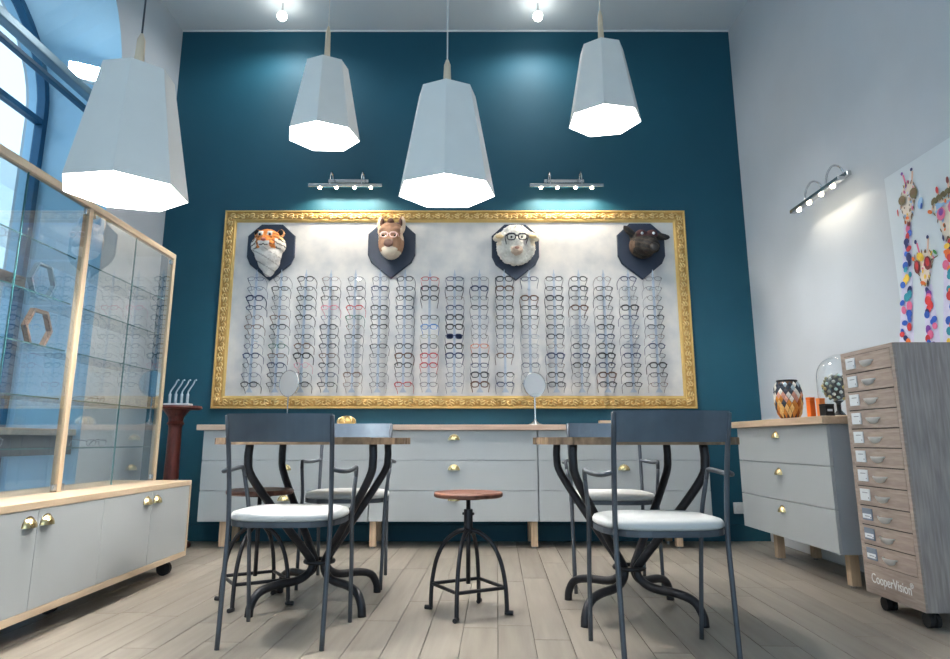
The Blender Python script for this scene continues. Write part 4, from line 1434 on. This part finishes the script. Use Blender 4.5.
# ------------------------------------------------------------------ pedestal with acrylic stands
pd = thing('pedestal', 'dark mahogany pedestal with round top in the left corner', 'pedestal', (-2.185, 5.12, 0))
mesh('base', lathebm([(0, 0), (0.17, 0), (0.175, 0.015), (0.16, 0.035), (0.10, 0.06), (0.07, 0.10), (0.06, 0.13), (0, 0.13)], 28), M_MAHOG, pd, smooth=True)
mesh('column', lathebm([(0.0, 0.13), (0.075, 0.13), (0.072, 0.16), (0.058, 0.18), (0.052, 0.5), (0.046, 0.84), (0.05, 0.86), (0.062, 0.87), (0.05, 0.89), (0.056, 0.92), (0.09, 0.965), (0.10, 0.975), (0, 0.975)], 20), M_MAHOG, pd)
mesh('top', lathebm([(0, 0.975), (0.165, 0.975), (0.178, 0.985), (0.172, 1.0), (0, 1.0)], 32), M_MAHOG, pd)
ap = thing('acrylic_stand', 'clear acrylic stand with four slanted arms on the mahogany pedestal', 'display stand', (-2.17, 5.10, 1.0))
mesh('base', boxbm(-0.095, 0.095, -0.04, 0.04, 0, 0.018, bevel=0.004), mat('frosted_acrylic', (204, 212, 216), 0.2), ap)
for k in range(4):
    x = -0.066 + k * 0.044
    P = smooth_path([(x, 0, 0.018), (x, 0, 0.085), (x + 0.004, 0, 0.11), (x + 0.034, 0, 0.16), (x + 0.044, 0, 0.185), (x + 0.058, -0.004, 0.192)], 4)
    mesh('arm', tubebm(P, [0.011 if i < 5 else 0.006 for i in range(len(P))], 8), mat('ice_acrylic', (176, 192, 204), 0.08, vary=0.1, scale=30), ap, smooth=True)

# ------------------------------------------------------------------ things on the long worktop
def table_mirror(label, x, y, z, rz, r, h):
    t = thing('table_mirror', label, 'mirror', (x, y, z), rz, 'round table mirrors')
    mesh('base', lathebm([(0, 0), (0.055, 0), (0.057, 0.006), (0.035, 0.012), (0.012, 0.03), (0.008, 0.045), (0, 0.045)], 24), M_CHROME, t, smooth=True)
    mesh('stem', tubebm([(0, 0, 0.03), (0, 0, h - r)], 0.006, 8), M_CHROME, t)
    mesh('rim', tubebm([(math.cos(2 * PI * k / 32) * r, 0, h + math.sin(2 * PI * k / 32) * r) for k in range(32)], 0.005, 6, closed=True), M_CHROME, t, smooth=True)
    mesh('mirror_glass', lathebm([(0, 0.003), (r, 0.003), (r, -0.003), (0, -0.003)], 32), M_MIRROR, t, loc=(0, 0, h)).rotation_euler = (PI / 2, 0, 0)
    return t
table_mirror('round chrome table mirror on the worktop, right of the lone stool', 0.485, 5.17, ZT, math.radians(24), 0.092, 0.30)
table_mirror('round chrome table mirror on the worktop, behind the nearest left chair', -1.375, 5.17, ZT, math.radians(-30), 0.098, 0.31)
gb = thing('gold_ornament', 'small ribbed gold ornament on worktop behind the left table', 'ornament', (-0.92, 5.12, ZT))
mesh('bowl', lathebm([(0, 0.0), (0.05, 0.0), (0.066, 0.015), (0.060, 0.036), (0.035, 0.052), (0, 0.056)], 20), M_GOLDP, gb, smooth=True)
for k in range(8):
    a = k * PI / 4
    mesh('rib', tubebm(smooth_path([(math.cos(a) * 0.066, math.sin(a) * 0.066, 0.012), (math.cos(a) * 0.064, math.sin(a) * 0.064, 0.036), (math.cos(a) * 0.036, math.sin(a) * 0.036, 0.056), (0, 0, 0.062)], 3), 0.006, 5), M_BRASS, gb, smooth=True)
wb = thing('wooden_tray', 'small wooden tray on worktop behind the right table', 'tray', (1.02, 5.14, ZT))
mesh('floor_board', boxbm(-0.06, 0.06, -0.05, 0.05, 0, 0.008), M_OAK, wb)
for y in (-0.05, 0.042):
    mesh('side', boxbm(-0.06, 0.06, y, y + 0.008, 0.008, 0.032), M_OAK, wb)
for x in (-0.06, 0.052):
    mesh('end', boxbm(x, x + 0.008, -0.042, 0.042, 0.008, 0.032), M_OAK, wb)

# ------------------------------------------------------------------ things on the side worktop
def mosaic(bm, prof, seg, jit, seed):
    """Faceted skin: separate little tiles around a lathe profile."""
    rj = random.Random(seed)
    for i in range(len(prof) - 1):
        (r0, z0), (r1, z1) = prof[i], prof[i + 1]
        off = 0.5 if i % 2 else 0
        for k in range(seg):
            a0, a1 = 2 * PI * (k + off + 0.06) / seg, 2 * PI * (k + off + 0.94) / seg
            q = 1 + rj.uniform(0, jit)
            zz0, zz1 = z0 + (z1 - z0) * 0.05, z0 + (z1 - z0) * 0.95
            f = bm.faces.new([bm.verts.new(p) for p in ((math.cos(a0) * r0 * q, math.sin(a0) * r0 * q, zz0), (math.cos(a1) * r0 * q, math.sin(a1) * r0 * q, zz0), (math.cos(a1) * r1 * q, math.sin(a1) * r1 * q, zz1), (math.cos(a0) * r1 * q, math.sin(a0) * r1 * q, zz1))])
            yield f, i, k
jar = thing('glass_jar', 'amber mosaic glass jar with dark rim on the side worktop', 'jar', (1.985, 4.285, RZ))
jar.scale = (0.9, 0.9, 1.04)
prof = [(0.055, 0.004), (0.078, 0.045), (0.088, 0.105), (0.088, 0.140), (0.086, 0.175), (0.078, 0.205), (0.066, 0.226)]
mesh('glass_body', lathebm([(0, 0.0), (0.055, 0.0)] + [(r - 0.002, z) for r, z in prof] + [(0.060, 0.228)], 28), mat('smoked_amber', (120, 84, 54), 0.12, vary=0.3, scale=30, c2=(60, 56, 58)), jar, smooth=True)
JM = [mat('tile_amber', (214, 138, 60), 0.15), mat('tile_gold', (226, 180, 110), 0.15), mat('tile_white', (238, 232, 222), 0.2), mat('tile_rose', (220, 160, 140), 0.2), mat('tile_smoke', (70, 74, 84), 0.15), mat('tile_copper', (176, 96, 40), 0.2), mat('tile_ice', (176, 190, 198), 0.1)]
rj = random.Random(9)
def prof_at(z):
    for (r0, z0), (r1, z1) in zip(prof, prof[1:]):
        if z <= z1:
            return r0 + (r1 - r0) * max(0.0, (z - z0) / (z1 - z0))
    return prof[-1][0]
NT = 16
ROWJ = [0.035, 0.067, 0.095, 0.119, 0.143, 0.165, 0.186, 0.206]
tiles = {}
for i, zc_ in enumerate(ROWJ):
    zl = ROWJ[i - 1] if i else 0.006
    zu = ROWJ[i + 1] if i + 1 < len(ROWJ) else 0.224
    off = 0.5 if i % 2 else 0
    for k in range(NT):
        if i not in tiles:
            bmt = bmesh.new()
            hw = PI / NT * 0.9
            ring_ = [(0, zl + 0.002), (hw, zc_), (0, zu - 0.002), (-hw, zc_)]
            back = [bmt.verts.new((math.cos(a_) * (prof_at(z_) - 0.001), math.sin(a_) * (prof_at(z_) - 0.001), z_)) for a_, z_ in ring_]
            front = [bmt.verts.new((math.cos(a_) * (prof_at(z_) + 0.003), math.sin(a_) * (prof_at(z_) + 0.003), z_)) for a_, z_ in ring_]
            peak = bmt.verts.new((prof_at(zc_) + 0.007, 0, zc_))
            for q in range(4):
                bmt.faces.new((front[q], front[(q + 1) % 4], peak))
                bmt.faces.new((back[q], back[(q + 1) % 4], front[(q + 1) % 4], front[q]))
            o = tiles[i] = mesh('mosaic_tile', bmt, JM[0], jar)
        else:
            o = inst('mosaic_tile', tiles[i], jar)
        mi = rj.choice([0, 1, 5, 0, 1, 4]) if i < 3 else (rj.choice([2, 3, 1, 0, 3, 4]) if i < 5 else rj.choice([4, 4, 6, 6, 2, 4]))
        o.material_slots[0].link = 'OBJECT'
        o.material_slots[0].material = JM[mi]
        o.rotation_euler = (0, 0, 2 * PI * (k + off) / NT)
mesh('rim', tubebm([(math.cos(2 * PI * k / 24) * 0.064, math.sin(2 * PI * k / 24) * 0.064, 0.230) for k in range(24)], 0.006, 6, closed=True), M_IRON, jar, smooth=True)

def carton(label, loc, w, d, h, m, rz, lidm=None):
    t = thing('carton', label, 'box', loc, rz)
    mesh('body', boxbm(-w / 2, w / 2, -d / 2, d / 2, 0, h * 0.86, bevel=0.002), m, t)
    mesh('lid', boxbm(-w / 2 - 0.001, w / 2 + 0.001, -d / 2 - 0.001, d / 2 + 0.001, h * 0.862, h, bevel=0.002), lidm or m, t)
    return t
carton('bright orange upright carton beside the glass dome', (2.0, 4.04, RZ), 0.038, 0.03, 0.122, M_ORANGE, 0.3)
carton('lighter orange upright carton behind the black box', (2.0, 3.925, RZ), 0.036, 0.03, 0.110, M_ORANGEL, 0.2)
bxk = carton('small black box with pale emblem in front of the glass dome', (1.965, 3.795, RZ), 0.056, 0.05, 0.070, M_BLACK, 0.15)
mesh('emblem', boxbm(-0.015, 0.015, -0.0262, -0.0255, 0.030, 0.042), M_CARD, bxk)
DMX, DMY = 2.145, 3.95
gd = thing('glass_dome', 'tall clear glass dome on the side worktop next to drawer tower', 'dome', (DMX, DMY, RZ))
mesh('base_plate', lathebm([(0, 0), (0.134, 0), (0.137, 0.006), (0.133, 0.012), (0, 0.012)], 32), M_OAK, gd)
domp = [(0.128, 0.012), (0.130, 0.08), (0.130, 0.21)] + [(0.130 * math.cos(a), 0.23 + 0.135 * math.sin(a)) for a in [PI / 2 * k / 8 for k in range(9)]]
domp[-1] = (0.0, 0.365)
mesh('bell', lathebm(domp, 32), glass_mat('thin_dome_glass', (0.96, 0.98, 0.99), 1.5, 0.0, 1.6), gd, smooth=True)
bl = thing('mosaic_ball', 'pale silver mosaic ball on a stand inside the glass dome', 'ornament', (DMX - 0.034, DMY - 0.01, RZ + 0.012))
mesh('stand', lathebm([(0, 0), (0.035, 0), (0.03, 0.01), (0.012, 0.03), (0.012, 0.07), (0.03, 0.085), (0, 0.085)], 16), M_BLACK, bl, smooth=True)
BR = 0.075
mesh('core', spherebm((0, 0, 0.085 + BR), BR - 0.003, 16, 12), mat('dark_core', (64, 62, 56), 0.6), bl, smooth=True)
BM = [mat('bead_pale', (206, 208, 200), 0.25), mat('bead_olive', (150, 146, 118), 0.25), mat('bead_mint', (190, 214, 206), 0.2), mat('bead_dark', (84, 82, 74), 0.3), mat('bead_gold', (196, 176, 120), 0.2)]
bead = None
nB = 70
for k in range(nB):
    zz = 1 - 2 * (k + 0.5) / nB
    rr_ = math.sqrt(1 - zz * zz)
    a = k * 2.39996
    p = Vector((rr_ * math.cos(a), rr_ * math.sin(a), zz)) * (BR - 0.002)
    if bead is None:
        bb = bmesh.new()
        bmesh.ops.create_icosphere(bb, subdivisions=1, radius=0.011)
        o = bead = mesh('bead', bb, BM[0], bl)
    else:
        o = inst('bead', bead, bl)
    o.location = p + Vector((0, 0, 0.085 + BR))
    o.material_slots[0].link = 'OBJECT'
    o.material_slots[0].material = rj.choice(BM[:3] if zz > 0.2 else BM)

# ------------------------------------------------------------------ things inside the display cabinet
def hex_ring(label, loc, r, w, m):
    t = thing('hexagon_ornament', label, 'ornament', loc, PI / 2)
    for k in range(6):
        a0, a1 = 2 * PI * k / 6 , 2 * PI * (k + 1) / 6
        pts = [(math.cos(a0) * r, math.sin(a0) * r), (math.cos(a1) * r, math.sin(a1) * r), (math.cos(a1) * (r - w), math.sin(a1) * (r - w)), (math.cos(a0) * (r - w), math.sin(a0) * (r - w))]
        mesh('side', prismbm([(x, z + r * 0.8660) for x, z in pts], -0.012, 0.012, axis='y'), m, t)
    return t
hex_ring('brown wooden hexagon frame on a shelf of the glass cabinet', (-1.99, 3.085, SHELF_Z[2]), 0.10, 0.016, M_BROWNW)
hex_ring('pale blue hexagon frame on the shelf above the brown one', (-2.0, 3.09, SHELF_Z[3]), 0.095, 0.010, M_RAIL)
SG = 'glasses on shelves of the glass cabinet'
def lay_specs(st_, co, lab, y, z, yaw, x=-2.03):
    # resting on lens bottoms and temple tips
    h_, r_ = {'wire': (0.035, 0.00124), 'round': (0.042, 0.0017), 'rect': (0.034, 0.0035)}[st_]
    spectacles(st_, co, lab, (x, y, z + h_ / 2 + r_ + 0.001), tilt=(0.04 - 0.26 * h_ - h_ / 2) / 0.132, yaw=yaw, group=SG)
lay_specs('wire', 'silver', 'silver wire glasses on second shelf, near bay of glass cabinet', 2.80, SHELF_Z[1], 1.3)
lay_specs('round', 'clear grey', 'clear round glasses on lowest shelf, near bay of glass cabinet', 2.95, SHELF_Z[0], 1.4)
lay_specs('rect', 'clear grey', 'clear rectangular glasses on the lowest shelf, far bay of glass cabinet', 3.78, SHELF_Z[0], 1.2)
lay_specs('round', 'silver', 'silver round glasses on second shelf, far bay of glass cabinet', 3.75, SHELF_Z[1], 1.5)
lay_specs('wire', 'silver', 'silver wire glasses on top shelf, near bay of glass cabinet', 2.86, SHELF_Z[4], 1.4)
